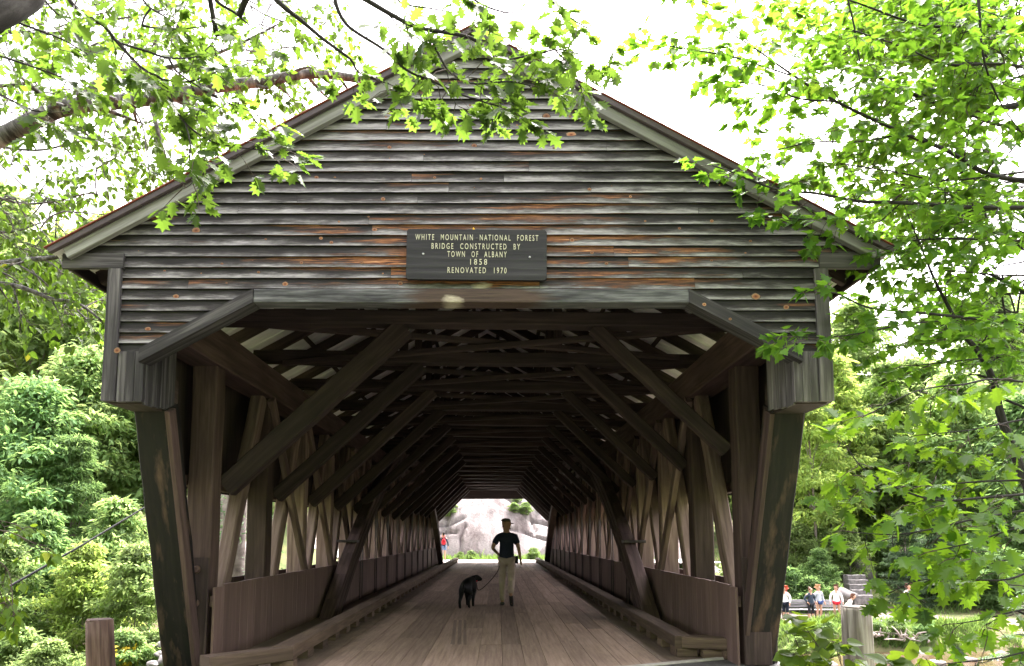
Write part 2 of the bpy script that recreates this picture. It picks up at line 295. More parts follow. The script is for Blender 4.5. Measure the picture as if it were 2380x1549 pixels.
# ------------------------------------------------------------------ mesh helpers
class MB:
    def __init__(s): s.v, s.f, s.uv, s.rn, s.mi, s.sm = [], [], [], [], [], []
    def face(s, idx, uvs=None, rn=.5, mi=0, sm=False):
        s.f.append(tuple(idx)); s.uv.extend(uvs if uvs else [(0, 0)]*len(idx)); s.rn.append(rn); s.mi.append(mi); s.sm.append(sm)
    def beam(s, p0, p1, wd, ht, side=None, ch=.012, seg=1, jit=0., mi=0, rn=None):
        """timber from p0 to p1, wd along 'side', ht across it, with chamfered arrises"""
        p0, p1 = Vector(p0), Vector(p1); d = p1-p0; L = d.length; d.normalize()
        if side is None: side = Vector((0, 0, 1)).cross(d) if abs(d.z) < .95 else Vector((1, 0, 0))
        a = Vector(side); a = (a-d*a.dot(d)).normalized(); b = d.cross(a)
        ch = min(ch, wd*.3, ht*.3); W, H = wd/2, ht/2
        prof = [(-W+ch, -H), (W-ch, -H), (W, -H+ch), (W, H-ch), (W-ch, H), (-W+ch, H), (-W, H-ch), (-W, -H+ch)]
        per = [0]
        for i in range(8):
            q, q2 = prof[i], prof[(i+1) % 8]; per.append(per[-1]+math.hypot(q2[0]-q[0], q2[1]-q[1]))
        rn = rng.random() if rn is None else rn; u0, v0 = rng.uniform(0, 40), rng.uniform(0, 40)
        base = len(s.v)
        for k in range(seg+1):
            o = Vector((0, 0, 0)) if jit == 0 else a*rng.uniform(-jit, jit)+b*rng.uniform(-jit, jit)
            sc = 1 if jit == 0 else 1+rng.uniform(-jit, jit)/max(wd, ht)
            for (x, y) in prof: s.v.append(p0+d*(L*k/seg)+(a*x+b*y)*sc+o)
        for k in range(seg):
            for i in range(8):
                j = (i+1) % 8; A = base+8*k
                s.face((A+i, A+j, A+8+j, A+8+i), [(u0+L*k/seg, v0+per[i]), (u0+L*k/seg, v0+per[i+1]), (u0+L*(k+1)/seg, v0+per[i+1]), (u0+L*(k+1)/seg, v0+per[i])], rn, mi)
        E = base+8*seg
        s.face([base+i for i in reversed(range(8))], [(u0+prof[i][0]*.3, v0+prof[i][1]) for i in reversed(range(8))], rn, mi)
        s.face([E+i for i in range(8)], [(u0+prof[i][0]*.3, v0+prof[i][1]) for i in range(8)], rn, mi)
        return s
    def box(s, x0, x1, y0, y1, z0, z1, ch=.008, mi=0, rn=None, seg=1, jit=0.):
        dx, dy, dz = x1-x0, y1-y0, z1-z0; cx, cy, cz = (x0+x1)/2, (y0+y1)/2, (z0+z1)/2
        m_ = max(dx, dy, dz)
        if dx == m_: return s.beam((x0, cy, cz), (x1, cy, cz), dy, dz, (0, 1, 0), ch, seg, jit, mi, rn)
        if dy == m_: return s.beam((cx, y0, cz), (cx, y1, cz), dx, dz, (1, 0, 0), ch, seg, jit, mi, rn)
        return s.beam((cx, cy, z0), (cx, cy, z1), dx, dy, (1, 0, 0), ch, seg, jit, mi, rn)
    def prism(s, poly, y0, y1, mi=0, rn=None, uvdir=None):
        """polygon in X,Z extruded from y0 to y1"""
        rn = rng.random() if rn is None else rn; n = len(poly); b = len(s.v); o = rng.uniform(0, 30)
        ux, uz = uvdir or (1, 0)
        U = lambda p: (o+p[0]*ux+p[1]*uz, o-p[0]*uz+p[1]*ux)
        s.v += [Vector((x, y0, z)) for x, z in poly]+[Vector((x, y1, z)) for x, z in poly]
        ar = sum(poly[i][0]*poly[(i+1) % n][1]-poly[(i+1) % n][0]*poly[i][1] for i in range(n))
        fr = list(range(n)) if ar > 0 else list(range(n))[::-1]
        s.face([b+i for i in fr], [U(poly[i]) for i in fr], rn, mi)
        s.face([b+n+i for i in fr[::-1]], [U(poly[i]) for i in fr[::-1]], rn, mi)
        for k in range(n):
            i, j = fr[k], fr[(k+1) % n]
            u1, u2 = U(poly[i]), U(poly[j])
            s.face((b+j, b+i, b+n+i, b+n+j), [u2, u1, (u1[0], u1[1]+y1-y0), (u2[0], u2[1]+y1-y0)], rn, mi)
        return s
    def tube(s, pts, rad, n=6, mi=0, rn=None, cap=True):
        pts = [Vector(p) for p in pts]; rn = rng.random() if rn is None else rn
        if not hasattr(rad, '__len__'): rad = [rad]*len(pts)
        base = len(s.v); a = None; L = 0; Ls = []
        for i, p in enumerate(pts):
            if i: L += (p-pts[i-1]).length
            Ls.append(L)
            d = (pts[min(i+1, len(pts)-1)]-pts[max(i-1, 0)]).normalized()
            if a is None: a = d.cross(Vector((.3, .2, 1)).normalized() if abs(d.z) < .9 else Vector((0, 1, 0)))
            a = a-d*a.dot(d)
            if a.length < 1e-4: a = d.cross(Vector((1, .3, .2)))
            a.normalize(); b = d.cross(a)
            for k in range(n):
                th = 2*math.pi*k/n; s.v.append(p+(a*math.cos(th)+b*math.sin(th))*rad[i])
        u0 = rng.uniform(0, 20)
        for i in range(len(pts)-1):
            for k in range(n):
                j = (k+1) % n; A = base+n*i; w_ = .5/n*1.
                s.face((A+k, A+n+k, A+n+j, A+j), [(u0+Ls[i], k*w_), (u0+Ls[i+1], k*w_), (u0+Ls[i+1], (k+1)*w_), (u0+Ls[i], (k+1)*w_)], rn, mi, True)
        if cap:
            s.face([base+k for k in range(n)], None, rn, mi)
            E = base+n*(len(pts)-1); s.face([E+k for k in reversed(range(n))], None, rn, mi)
        return s
    def disc(s, c, nrm, r, h, n=8, mi=0):
        c, nrm = Vector(c), Vector(nrm).normalized()
        return s.tube([c, c+nrm*h*.6, c+nrm*h], [r, r*.95, r*.6], n, mi)
    def build(s, name, mats, parent=None, smooth=False):
        me = bpy.data.meshes.new(name); me.from_pydata([tuple(v) for v in s.v], [], s.f)
        ul = me.uv_layers.new(name='UVMap'); ul.data.foreach_set('uv', [c for p in s.uv for c in p])
        at_ = me.attributes.new('rnd', 'FLOAT', 'FACE'); at_.data.foreach_set('value', s.rn)
        me.polygons.foreach_set('material_index', s.mi)
        me.polygons.foreach_set('use_smooth', [True]*len(s.f) if smooth else s.sm)
        for m_ in (mats if isinstance(mats, (list, tuple)) else [mats]): me.materials.append(m_)
        me.update()
        return link(name, me, parent)
def link(name, me, parent=None):
    o = bpy.data.objects.new(name, me); COL.objects.link(o)
    if parent is not None:
        o.parent = parent
        q = parent; off = Vector((0, 0, 0))
        if parent.get('_w'): o.location = -parent.location       # mesh written in world space
    return o
def tag(o, label=None, cat=None, group=None, kind=None):
    for k, v in (('label', label), ('category', cat), ('group', group), ('kind', kind)):
        if v: o[k] = v
    return o
def thing(name, loc, label, cat, group=None, world=False):
    o = bpy.data.objects.new(name, None); COL.objects.link(o); o.location = loc; o.empty_display_size = .2
    if world: o['_w'] = 1
    return tag(o, label, cat, group)
def untmp():
    for o in bpy.data.objects:
        if '_w' in o: del o['_w']

# leaves ------------------------------------------------------------
TPL = {
 'oak': [(0, 0), (.04, .08), (.22, .11), (.15, .22), (.40, .28), (.20, .40), (.30, .46), (.50, .60), (.22, .62), (.26, .72), (.36, .86), (.12, .82), (0, 1.)],
 'maple': [(0, 0), (.16, -.04), (.30, .04), (.25, .17), (.54, .36), (.34, .40), (.36, .52), (.17, .60), (.20, .78), (.08, .80), (0, 1.)],
 'birch': [(0, 0), (.24, .10), (.34, .27), (.27, .52), (.12, .80), (0, 1.)],
 'hazel': [(0, .02), (.22, .0), (.40, .16), (.46, .38), (.36, .62), (.16, .82), (0, 1.)],
 'blade': [(0, 0), (.20, .35), (.14, .7), (0, 1.)],
 'grass': [(0, 0), (.05, .3), (.03, .7), (0, 1.)],
 'needle': [(0, 0), (.11, .25), (.09, .7), (0, 1.)],
}
def leaves(name, kind, P, D, N, S, T, mat, parent=None, fold=.25, curl=.25):
    """one mesh of many leaves: P base points, D directions, N normals, S sizes, T tints"""
    P, D, N, S, T = [np.asarray(q, float) for q in (P, D, N, S, T)]
    n = len(P)
    D /= np.linalg.norm(D, axis=1)[:, None]+1e-9
    X = np.cross(D, N); X /= np.linalg.norm(X, axis=1)[:, None]+1e-9
    Z = np.cross(X, D)
    half = TPL[kind]; h = len(half)
    rt = [(x, y) for x, y in half]; lt = [(-x, y) for x, y in half[1:-1]]
    tp = np.array([(x, y, fold*abs(x)-curl*y*y) for x, y in rt+lt])
    m = len(tp)
    f1 = list(range(h)); f2 = [0, h-1]+[h+k for k in reversed(range(h-2))]
    co = P[:, None, :]+S[:, None, None]*(tp[None, :, 0, None]*X[:, None]+tp[None, :, 1, None]*D[:, None]+tp[None, :, 2, None]*Z[:, None])
    me = bpy.data.meshes.new(name)
    me.vertices.add(n*m); me.vertices.foreach_set('co', co.reshape(-1).astype(np.float32))
    lp = np.array(f1+f2); nl = len(lp)
    loops = (lp[None]+np.arange(n)[:, None]*m).reshape(-1)
    me.loops.add(n*nl); me.loops.foreach_set('vertex_index', loops.astype(np.int32))
    me.polygons.add(2*n)
    st = (np.arange(n)[:, None]*nl+np.array([0, len(f1)])[None]).reshape(-1)
    me.polygons.foreach_set('loop_start', st.astype(np.int32))
    me.polygons.foreach_set('loop_total', np.tile([len(f1), len(f2)], n).astype(np.int32))
    me.update(calc_edges=True); me.validate()
    a = me.attributes.new('rnd', 'FLOAT', 'FACE'); a.data.foreach_set('value', np.repeat(T, 2).astype(np.float32))
    me.materials.append(mat)
    return link(name, me, parent)
class LV:
    def __init__(s): s.P, s.D, s.N, s.S, s.T = [], [], [], [], []
    def add(s, p, d, n, sz, t): s.P.append(tuple(p)); s.D.append(tuple(d)); s.N.append(tuple(n)); s.S.append(sz); s.T.append(t)
    def build(s, name, kind, mat, parent=None, **k): return leaves(name, kind, s.P, s.D, s.N, s.S, s.T, mat, parent, **k)
def rv(): return Vector((rng.gauss(0, 1), rng.gauss(0, 1), rng.gauss(0, 1)))
def smooth(pts, n=4):
    out = []; P = [Vector(p) for p in pts]
    for i in range(len(P)-1):
        a, b, c, d = P[max(i-1, 0)], P[i], P[i+1], P[min(i+2, len(P)-1)]
        for k in range(n):
            t = k/n; out.append(.5*((2*b)+(c-a)*t+(2*a-5*b+4*c-d)*t*t+(3*b-a-3*c+d)*t**3))
    out.append(P[-1]); return out

# ================================================================== setting
def sstep(a, b, x):
    t = min(1, max(0, (x-a)/(b-a))); return t*t*(3-2*t)
WATER = -3.75
def far_edge(x): return 34.6-15.5*sstep(-3, -7.5, x) if x < 0 else 34.6
def gz(x, y):
    nz = mnoise.noise(Vector((x*.09, y*.09, 0)))*.5+mnoise.noise(Vector((x*.35, y*.35, 4)))*.14
    fe = far_edge(x)
    near = -1.9+nz*.6
    near = near+(-.035-near)*(1-sstep(3.5, 6.5, abs(x)))*(1-sstep(8.2, 9.6, y))
    near = near+(-4.4-near)*sstep(9.5, 13.5, y)
    far = -2.75+.02*nz
    hill = (y-fe-7)
    k = .34 if x < -4 else .13
    far += max(0, hill)*(.13+(.17*sstep(-4, -14, x)))+nz*min(1, max(0, hill)*.12)
    if x > 6: far += 1.1*sstep(43.0, 48., y)
    road = (1-sstep(7, 13, abs(x-1)))*sstep(38.5, 41.5, y)
    far = far+(-.06-far)*road*(1-sstep(50, 70, y)) if road > 0 else far
    t = sstep(fe-1.2, fe+1.3, y)
    z = -4.4+(far+4.4)*t if y > 13.5 else near
    return z
xs = sorted(set([round(-40+i*.8, 2) for i in range(101)]+[-400, -250, -160, -110, -80, -65, -52, 52, 65, 80, 110, 160, 250, 400]))
ys = sorted(set([round(-12+i*.7, 2) for i in range(110)]+[66+i*3 for i in range(15)]+[-60, -30, 120, 150, 200, 300, 500, 800]))
mb = MB(); nx = len(xs)
for y in ys:
    for x in xs: mb.v.append((x, y, gz(x, min(y, 110))))
for j in range(len(ys)-1):
    for i in range(nx-1):
        a = j*nx+i; mb.face((a, a+1, a+nx+1, a+nx), None, .5, 0, True)
tag(mb.build('ground', M['soil']), kind='structure')
mb = MB(); mb.v = [(-120, 8.5, WATER), (160, 8.5, WATER), (160, 38, WATER), (-120, 38, WATER)]; mb.face((0, 1, 2, 3))
tag(mb.build('river', M['water']), kind='structure')
# the approach, ending on the skewed edge of the deck
EDGE = [(-3.45, 7.2), (-1.9, 7.55), (.5, 8.02), (1.67, 8.34), (3.1, 9.05), (3.42, 9.0)]
def edge_y(x):
    for (a, ya), (b, yb) in zip(EDGE, EDGE[1:]):
        if x <= b: return ya+(yb-ya)*max(0, (x-a)/(b-a))
    return EDGE[-1][1]
mb = MB(); n = 40
for j in range(25):
    for i in range(n+1):
        x = -3.7+7.3*i/n; ye = edge_y(x)-.11
        y = -9+(ye+9)*(j/24)
        x2 = x if x < 3 else x+.25*sstep(9, 6, y)*(x-3)/.6
        mb.v.append((x2, y, -.004-.02*sstep(2.6, 3.8, abs(x))+.006*mnoise.noise(Vector((x*2, y*2, 0)))))
for j in range(24):
    for i in range(n):
        a = j*(n+1)+i; mb.face((a, a+1, a+n+2, a+n+1), None, .5, 0, True)
tag(mb.build('road', M['asphalt']), kind='structure')
mb = MB()
for (a, ya), (b, yb) in zip(EDGE[:-1], EDGE[1:-1]): mb.beam((a, ya-.06, -.03), (b+.01, yb-.06, -.03), .09, .09, (0, 1, 0), .01)
tag(mb.build('road_edge', M['concrete']), kind='structure')
mb = MB(); mb.v = []
for j in range(8):
    for i in range(15):
        x = -11+24*i/14; y = 41.75+7*j/7; mb.v.append((x, y, max(-.03, gz(x, y)+.03)))
for j in range(7):
    for i in range(14): a = j*15+i; mb.face((a, a+1, a+16, a+15), None, .5, 0, True)
tag(mb.build('far_road', M['paleroad']), kind='structure')
# trodden path and terrace on the far bank
mb = MB()
for j in range(9):
    for i in range(25):
        x = 10.5+13*i/24; y = 36.5+6.5*j/8
        mb.v.append((x, y, gz(x, y)+.05))
for j in range(8):
    for i in range(24): a = j*25+i; mb.face((a, a+1, a+26, a+25), None, .5, 0, True)
tag(mb.build('path', M['dirt']), kind='structure')

# ================================================================== covered bridge
BR = thing('covered_bridge', (0, 8.7, 0), 'long weathered timber covered bridge with dark gable, red-edged metal roof and open truss sides', 'bridge', world=True)
B_ = lambda mb, name, m_, parent=BR: mb.build(name, M[m_] if isinstance(m_, str) else [M[q] for q in m_], parent)
GY, AZ, SL = 6.9, 6.31, .56                       # gable plane, apex height, roof slope
FY = 43.4                                          # far gable
CPH = 1/math.sqrt(1+SL*SL)
def roof_z(x): return AZ-SL*abs(x)
PYS = [8.6+2.02*i for i in range(17)]

# clapboards of the gable
mb = MB(); ROW = .106; z = 3.10; rows = []
def clap(mb, x0, x1, z0, z1, xa=None, xb=None):
    """one board: bottom edge proud; xa, xb are the ends at the top"""
    if x1-x0 < .03: return
    xa = x0 if xa is None else xa; xb = x1 if xb is None else xb
    n = max(1, int((x1-x0)/.35)); b = len(mb.v); o = rng.uniform(0, 60); rn = rng.random()
    for k in range(n+1):
        t = k/n; xl = x0+(x1-x0)*t; xt = xa+(xb-xa)*t; wv = rng.gauss(0, .0022)
        sag = rng.gauss(0, .0016)
        mb.v += [(xl, GY-.026+wv, z0+sag), (xt, GY-.004, z1+.012), (xl, GY-.006, z0+sag+.001)]
    for k in range(n):
        A = b+3*k; u0 = o+x0+(x1-x0)*k/n; u1 = o+x0+(x1-x0)*(k+1)/n
        mb.face((A, A+3, A+4, A+1), [(u0, 0), (u1, 0), (u1, 1), (u0, 1)], rn, 0)
        mb.face((A+2, A+5, A+3, A), [(u0, .9), (u1, .9), (u1, 1), (u0, 1)], rn, 0)
def cuts(x0, x1):
    if x1-x0 < 1.6: return [x0, x1]
    k = rng.choice([1, 1, 2, 2, 3]) if x1-x0 > 4 else rng.choice([0, 1, 1])
    c_ = sorted(rng.uniform(x0+.5, x1-.5) for _ in range(k)); out = [x0]
    for q in c_:
        if q-out[-1] > .5: out.append(q)
    return out+[x1]
while z < AZ-.1:
    z1 = z+ROW
    def hw(zz): return 3.33 if zz < 4.02 else max(0, (AZ-.07-zz)/SL)
    h0, h1 = hw(z), hw(z1) if z >= 4.02 else hw(z)
    if z > 3.60:
        c_ = cuts(-h0, h0)
        for k in range(len(c_)-1):
            clap(mb, c_[k]+.0012, c_[k+1]-.0012, z, z1, -h1 if k == 0 else None, h1 if k == len(c_)-2 else None)
    else:
        xi = lambda zz: 2.02+(3.66-zz)*1.04/.60
        for s in (-1, 1):
            e = [s*h0, s*max(2.0, xi(z)-.08)]; e.sort()
            clap(mb, e[0], e[1], z, z1)
    rows.append(z); z = z1
KN = [(455, 535, 13), (1270, 270, 12), (1328, 312, 15), (1102, 338, 9), (905, 262, 8), (905, 345, 7), (735, 412, 7), (890, 462, 7), (408, 695, 9), (343, 767, 9), (1330, 557, 8), (1376, 587, 6), (1757, 690, 13), (1828, 714, 9),
      (870, 533, 8), (662, 660, 9), (770, 566, 6), (1466, 456, 5), (1103, 290, 5), (1010, 412, 5), (1118, 415, 4), (598, 440, 5), (745, 548, 6), (1500, 520, 4), (700, 610, 6), (930, 658, 8), (515, 620, 5), (1655, 605, 5), (1745, 560, 5), (1580, 530, 5), (1655, 520, 6), (840, 610, 5), (1466, 586, 5), (1370, 445, 6), (600, 632, 5), (1325, 270, 4), (1410, 612, 6)]
def knot(mb, x, z, rx, rz, y):
    b = len(mb.v); n = 12; rn = rng.random()**1.3
    mb.v.append((x, y, z))
    for k in range(n):
        th = 2*math.pi*k/n; mb.v.append((x+rx*math.cos(th)*rng.uniform(.9, 1.1), y+.0015, z+rz*math.sin(th)*rng.uniform(.9, 1.1)))
    for k in range(n):
        j = (k+1) % n; t0, t1 = 2*math.pi*k/n, 2*math.pi*j/n
        mb.face((b, b+1+k, b+1+j), [(0, 0), (math.cos(t0), math.sin(t0)), (math.cos(t1), math.sin(t1))], rn, 1)
def knots(mb, lst, y=GY-.03):
    for (x, y_, r) in lst:
        p = at(x, y_, y)
        zr = max(q for q in rows if q <= p.z) if p.z > rows[0] else rows[0]
        zc = min(max(p.z, zr+.03), zr+ROW-.03); v = (zc-zr)/ROW
        knot(mb, p.x, zc, r*.0036, min(r*.0028, .034), GY-.0265+.02*v-.004)
knots(mb, KN)
for _ in range(40):
    zr = rng.choice(rows); h = 3.2 if zr < 4 else (AZ-.25-zr)/SL
    x = rng.uniform(-h, h)
    if zr < 3.62 and abs(x) < 3.1: continue
    q = rng.uniform(.004, .012); v = rng.uniform(.2, .75)
    knot(mb, x, zr+v*ROW, q*1.3, q, GY-.0265+.02*v-.003)
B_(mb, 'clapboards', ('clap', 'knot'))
mb = MB()                                           # sheathing behind the clapboards, with the door shape left open
G = [(-3.36, 2.7), (-3.1, 2.7), (-3.1, 3.02), (-2.04, 3.63), (2.04, 3.63), (3.1, 3.02), (3.1, 2.7), (3.36, 2.7), (3.36, 4.0), (3.8, 4.02), (0, AZ-.10), (-3.8, 4.02), (-3.36, 4.0)]
mb.prism(G, GY+.002, GY+.05); B_(mb, 'sheathing', 'darkboard')

# trim of the portal and the corners
mb = MB(); mb.beam((-2.03, GY-.01, 3.638), (2.06, GY-.01, 3.638), .20, .128, (0, 1, 0), .006, 6, .0015); B_(mb, 'head_trim', 'headtrim')
for s in (-1, 1):
    mb = MB(); pts = [(s*3.07, 3.005), (s*3.07, 3.135), (s*2.035, 3.702), (s*2.035, 3.572)]
    mb.prism(pts, GY-.125, GY+.09, 0, None, (s*-.876, .482))
    for px_ in ((250, 655, 6), ) if s < 0 else ((1637, 708, 6), (1697, 742, 5), (1703, 741, 0), (1800, 803, 7)):
        if px_[2] and s > 0:
            q = at(px_[0], px_[1], GY-.126); knot(mb, q.x, q.z, px_[2]*.0035, px_[2]*.003, GY-.128)
    B_(mb, 'knee_trim', ('trimdark', 'knot'))
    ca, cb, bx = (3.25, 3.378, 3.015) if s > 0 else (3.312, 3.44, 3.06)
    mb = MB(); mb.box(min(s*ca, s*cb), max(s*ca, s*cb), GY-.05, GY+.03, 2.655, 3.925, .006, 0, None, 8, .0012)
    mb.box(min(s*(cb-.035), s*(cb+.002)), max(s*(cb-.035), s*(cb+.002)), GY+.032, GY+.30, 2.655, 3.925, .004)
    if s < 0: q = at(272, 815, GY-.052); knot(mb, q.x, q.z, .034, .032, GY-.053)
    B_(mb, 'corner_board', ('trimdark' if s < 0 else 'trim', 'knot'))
    mb = MB(); x0, x1 = bx, ca-.002
    for k in range(3):
        a, b = x0+(x1-x0)*k/3+.001, x0+(x1-x0)*(k+1)/3-.001
        mb.box(min(s*a, s*b), max(s*a, s*b), GY-.035+.004*k, GY+.02, 2.65, 3.128, .005)
    for k in range(4):
        mb.box(min(s*(bx-.002), s*(bx+.025)), max(s*(bx-.002), s*(bx+.025)), GY+.022+.16*k, GY+.178+.16*k, 2.63+.015*k, 3.1+.1*k, .004)
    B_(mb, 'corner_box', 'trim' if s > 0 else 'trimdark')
    mb = MB(); mb.box(min(s*(bx+.03), s*(cb-.04)), max(s*(bx+.03), s*(cb-.04)), GY+.03, GY+.66, 2.64, 2.70); B_(mb, 'corner_box_floor', 'darkboard')
    # raking portal post, its inner strip and its foot
    yb, yt = (8.75, 7.62) if s > 0 else (8.55, 7.5)
    mb = MB(); px_, pt_ = (3.19, 3.20) if s > 0 else (3.245, 3.215)
    mb.beam((s*px_, yb, -.06), (s*pt_, yt, 2.72), .33, .30, (1, 0, 0), .012, 14, .004); po = B_(mb, 'portal_post', 'blackpost')
    mb = MB(); mb.beam((s*(px_-.185), yb-.10, -.03), (s*(pt_-.185), yt-.10, 2.66), .05, .16, (1, 0, 0), .006); B_(mb, 'post_strip', 'timber_brown', po)
    mb = MB(); mb.disc((s*3.255, yb-.175, .1), (0, -1, .3), .035, .03); B_(mb, 'bolt', 'rust', po)
    mb = MB(); mb.box(min(s*3.06, s*3.43), max(s*3.06, s*3.43), yt-.16, yt+.14, 2.725, 3.0); B_(mb, 'post_cap', 'timber', po)
    # rake
    def rake(name, o, ht, yc, wd, m_, x0, jit=0.):
        mb = MB(); nv = Vector((s*SL*CPH, 0, CPH))
        p0 = Vector((s*x0, yc, roof_z(x0)))-nv*o; p1 = Vector((s*.003, yc, AZ))-nv*o
        mb.beam(p0, p1, wd, ht, (0, 1, 0), .005, 8, jit); return B_(mb, name, m_)
    rake('rake_board', .105, .10, GY-.075, .07, 'rake', 3.87, .001)
    rake('drip_edge', .03, .056, GY-.135, .05, 'drip', 3.97)
    rake('roof_edge', -.003, .013, GY-.14, .07, 'roofred', 3.985)
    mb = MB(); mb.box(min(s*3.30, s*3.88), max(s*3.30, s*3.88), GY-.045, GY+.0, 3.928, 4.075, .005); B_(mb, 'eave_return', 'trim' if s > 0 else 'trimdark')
    mb = MB(); mb.box(min(s*3.82, s*3.86), max(s*3.82, s*3.86), GY+.02, FY-.05, 3.93, 4.05); B_(mb, 'eave_fascia', 'darkboard')
    # side cladding, outside
    def prx(poly, xa, xb, name, m_, parent=BR):
        mb = MB(); mb.prism(poly, 0, 1, 0, None, (0, 1))
        mb.v = [(xa+(xb-xa)*v[1], v[0], v[2]) for v in mb.v]; return B_(mb, name, m_, parent)
    prx([(6.98, 2.66), (7.60, 2.66), (7.98, 1.96), (42.3, 1.96), (42.7, 2.66), (43.3, 2.66), (43.3, 4.06), (6.98, 4.06)], s*3.385, s*3.41, 'upper_cladding', 'darkboard')
    prx([(8.72, -.5), (41.9, -.5), (42., .85), (8.55, .85)], s*3.385, s*3.41, 'lower_cladding', 'timber_brown')
    mb = MB(); mb.box(min(s*3.28, s*3.38), max(s*3.28, s*3.38), 7.9, 42.3, 1.98, 2.10); B_(mb, 'girt', 'timber_brown')
    # half wall of upright boards
    mb = MB(); y = 8.42
    while y < 41.8:
        wd = rng.uniform(.2, .3); o = rng.uniform(-.0015, .0015)
        top = .86+rng.uniform(-.003, .003)-(.02 if y < 8.5 else 0)
        x = s*2.90+o; mb.beam((x, y+wd/2, -.02), (x, y+wd/2, top), wd-.004, .028, (0, 1, 0), .003); y += wd
    mb.box(min(s*2.918, s*2.97), max(s*2.918, s*2.97), 8.5, 41.8, .62, .74)
    B_(mb, 'half_wall', 'wallboard')
    mb = MB(); mb.box(min(s*2.93, s*3.3), max(s*2.93, s*3.3), 7.05, 43.25, 3.36, 3.78, .015, 0, None, 20, .004); B_(mb, 'top_chord', 'timber_brown')
    mb = MB(); mb.box(min(s*2.95, s*3.3), max(s*2.95, s*3.3), 8.7, 41.6, -.55, -.12, .015); B_(mb, 'bottom_chord', 'timber')
    mb = MB(); mb.box(min(s*2.97, s*3.27), max(s*2.97, s*3.27), 8.42, 8.458, .0, 1.17); pl = B_(mb, 'bolted_plate', 'timber')
    for zz in (1.04, .67):
        mb = MB(); mb.disc((s*3.10, 8.42, zz), (0, -1, 0), .045, .035, 10); B_(mb, 'bolt', 'rust', pl)
    for i, py in enumerate(PYS):                    # truss: posts, braces, counterbraces
        mb = MB(); hw_ = .14 if i < 2 else .11; mb.box(min(s*2.98, s*3.26), max(s*2.98, s*3.26), py-hw_, py+hw_, -.3, 3.355, .015, 0, None, 8, .005); B_(mb, 'truss_post', 'timber_brown' if i < 2 else 'timber_tan_lit')  # deeper posts take the lighter wood, with side light put into its colour
        if i == 16: break
        nx_ = PYS[i+1]
        a, b = (py+.16, nx_-.2) if i < 8 else (nx_-.16, py+.2)
        mb = MB(); mb.beam((s*3.12, a, -.1), (s*3.12, b, 3.35), .22 if i < 2 else .17, .17, (0, 1, 0), .02, 8, .008); B_(mb, 'brace', 'timber_tan_lit')
        if 1 <= i <= 14:
            a, b = (py-.15, py+2.7) if i < 8 else (nx_+.15, nx_-2.7)
            mb = MB(); mb.beam((s*2.96, a, 3.34), (s*2.96, b, -.05), .15, .09, (0, 1, 0), .012, 6, .004); B_(mb, 'counterbrace', 'timber_tan_lit' if i % 3 else 'timber_brown')
    # arch ribs and their hanging rods
    mb = MB(); N = 40; yc, ka = (25. if s > 0 else 26.2), .0245
    for lay in range(3):
        prev = None
        for k in range(N+1):
            y = yc-13.3+26.6*k/N; sl_ = -2*ka*(y-yc); nv = Vector((0, -sl_, 1)).normalized()
            p = Vector((s*2.69, y, 4.05-ka*(y-yc)**2))+nv*(.135*(lay-1))
            if prev: mb.beam(prev, p, .25-.012*lay, .125, (1, 0, 0), .008, 1, 0, 0, .2+.3*lay)
            prev = p
    B_(mb, 'arch_rib', 'timber_brown')
    for y0 in (yc-11, yc+11):
        zc = 4.05-ka*(y0-yc)**2
        mb = MB(); mb.box(min(s*2.57, s*2.98), max(s*2.57, s*2.98), y0-.12, y0+.12, zc+.2, zc+.25); B_(mb, 'arch_bracket', 'iron')
    for i in range(3, 14):
        for dy in (-.13, .13):
            y = PYS[i]+dy+.5; zc = 4.05-ka*(y-yc)**2
            mb = MB(); mb.tube([(s*2.85, y, -.1), (s*2.85, y, max(.9, zc))], .012, 6); B_(mb, 'tie_rod', 'iron')
    # kerb
    xk0, xk1, yk = (2.33, 2.55, 9.0) if s > 0 else (-2.15, -1.93, 8.12)
    mb = MB(); mb.box(xk0, xk1, yk, 41.9, .10, .24, .012, 0, None, 24, .003); kb = B_(mb, 'kerb', 'kerbwood')
    y = yk+.15
    while y < 41.8:
        mb = MB(); mb.box(xk0+.01, xk1-.02, y-.13, y+.13, 0, .10); B_(mb, 'kerb_block', 'kerbwood', kb); y += .74
    e0, e1 = ((2.44, 9.06), (3.0, 8.86)) if s > 0 else ((-1.99, 8.18), (-2.62, 7.5))
    mb = MB(); mb.beam((*e0, .168), (*e1, .168), .2, .14, None, .012); B_(mb, 'kerb_end', 'kerbwood', kb)
    for t_ in (.05, .55, .95):
        q = Vector(e0).lerp(Vector(e1), t_); mb = MB(); mb.box(q.x-.12, q.x+.12, q.y-.08, q.y+.08, 0, .096); B_(mb, 'kerb_block', 'kerbwood', kb)
    # roof sheet with ribs down the slope, red above and zinc below
    for name, off, m_ in (('roof', 0, 'roofred'), ('roof_lining', -.014, 'zinc')):
        mb = MB(); y = GY-.15; prof = []
        while y < FY+.2:
            prof += [(y, 0), (y+.15, 0), (y+.165, .022), (y+.195, .022), (y+.21, 0)]; y += .23
        for (yy, h) in prof:
            for x in (0, 1.4, 2.8, 3.98): mb.v.append((s*x+s*SL*CPH*(off+h), yy, roof_z(x)+CPH*(off+h)-.004))
        for k in range(len(prof)-1):
            for j in range(3):
                a = 4*k+j; mb.face((a, a+1, a+5, a+4), [(prof[k][0], j), (prof[k][0], j+1), (prof[k+1][0], j+1), (prof[k+1][0], j)])
        B_(mb, name, m_)
    for x in (.25, 1.1, 2.0, 2.9, 3.78):
        mb = MB(); zz = roof_z(x)-.045; mb.beam((s*x, GY+.06, zz), (s*x, FY-.1, zz), .07, .045, (CPH, 0, -s*SL*CPH), .004); B_(mb, 'purlin', 'timber')
    k = 0
    y = 7.4
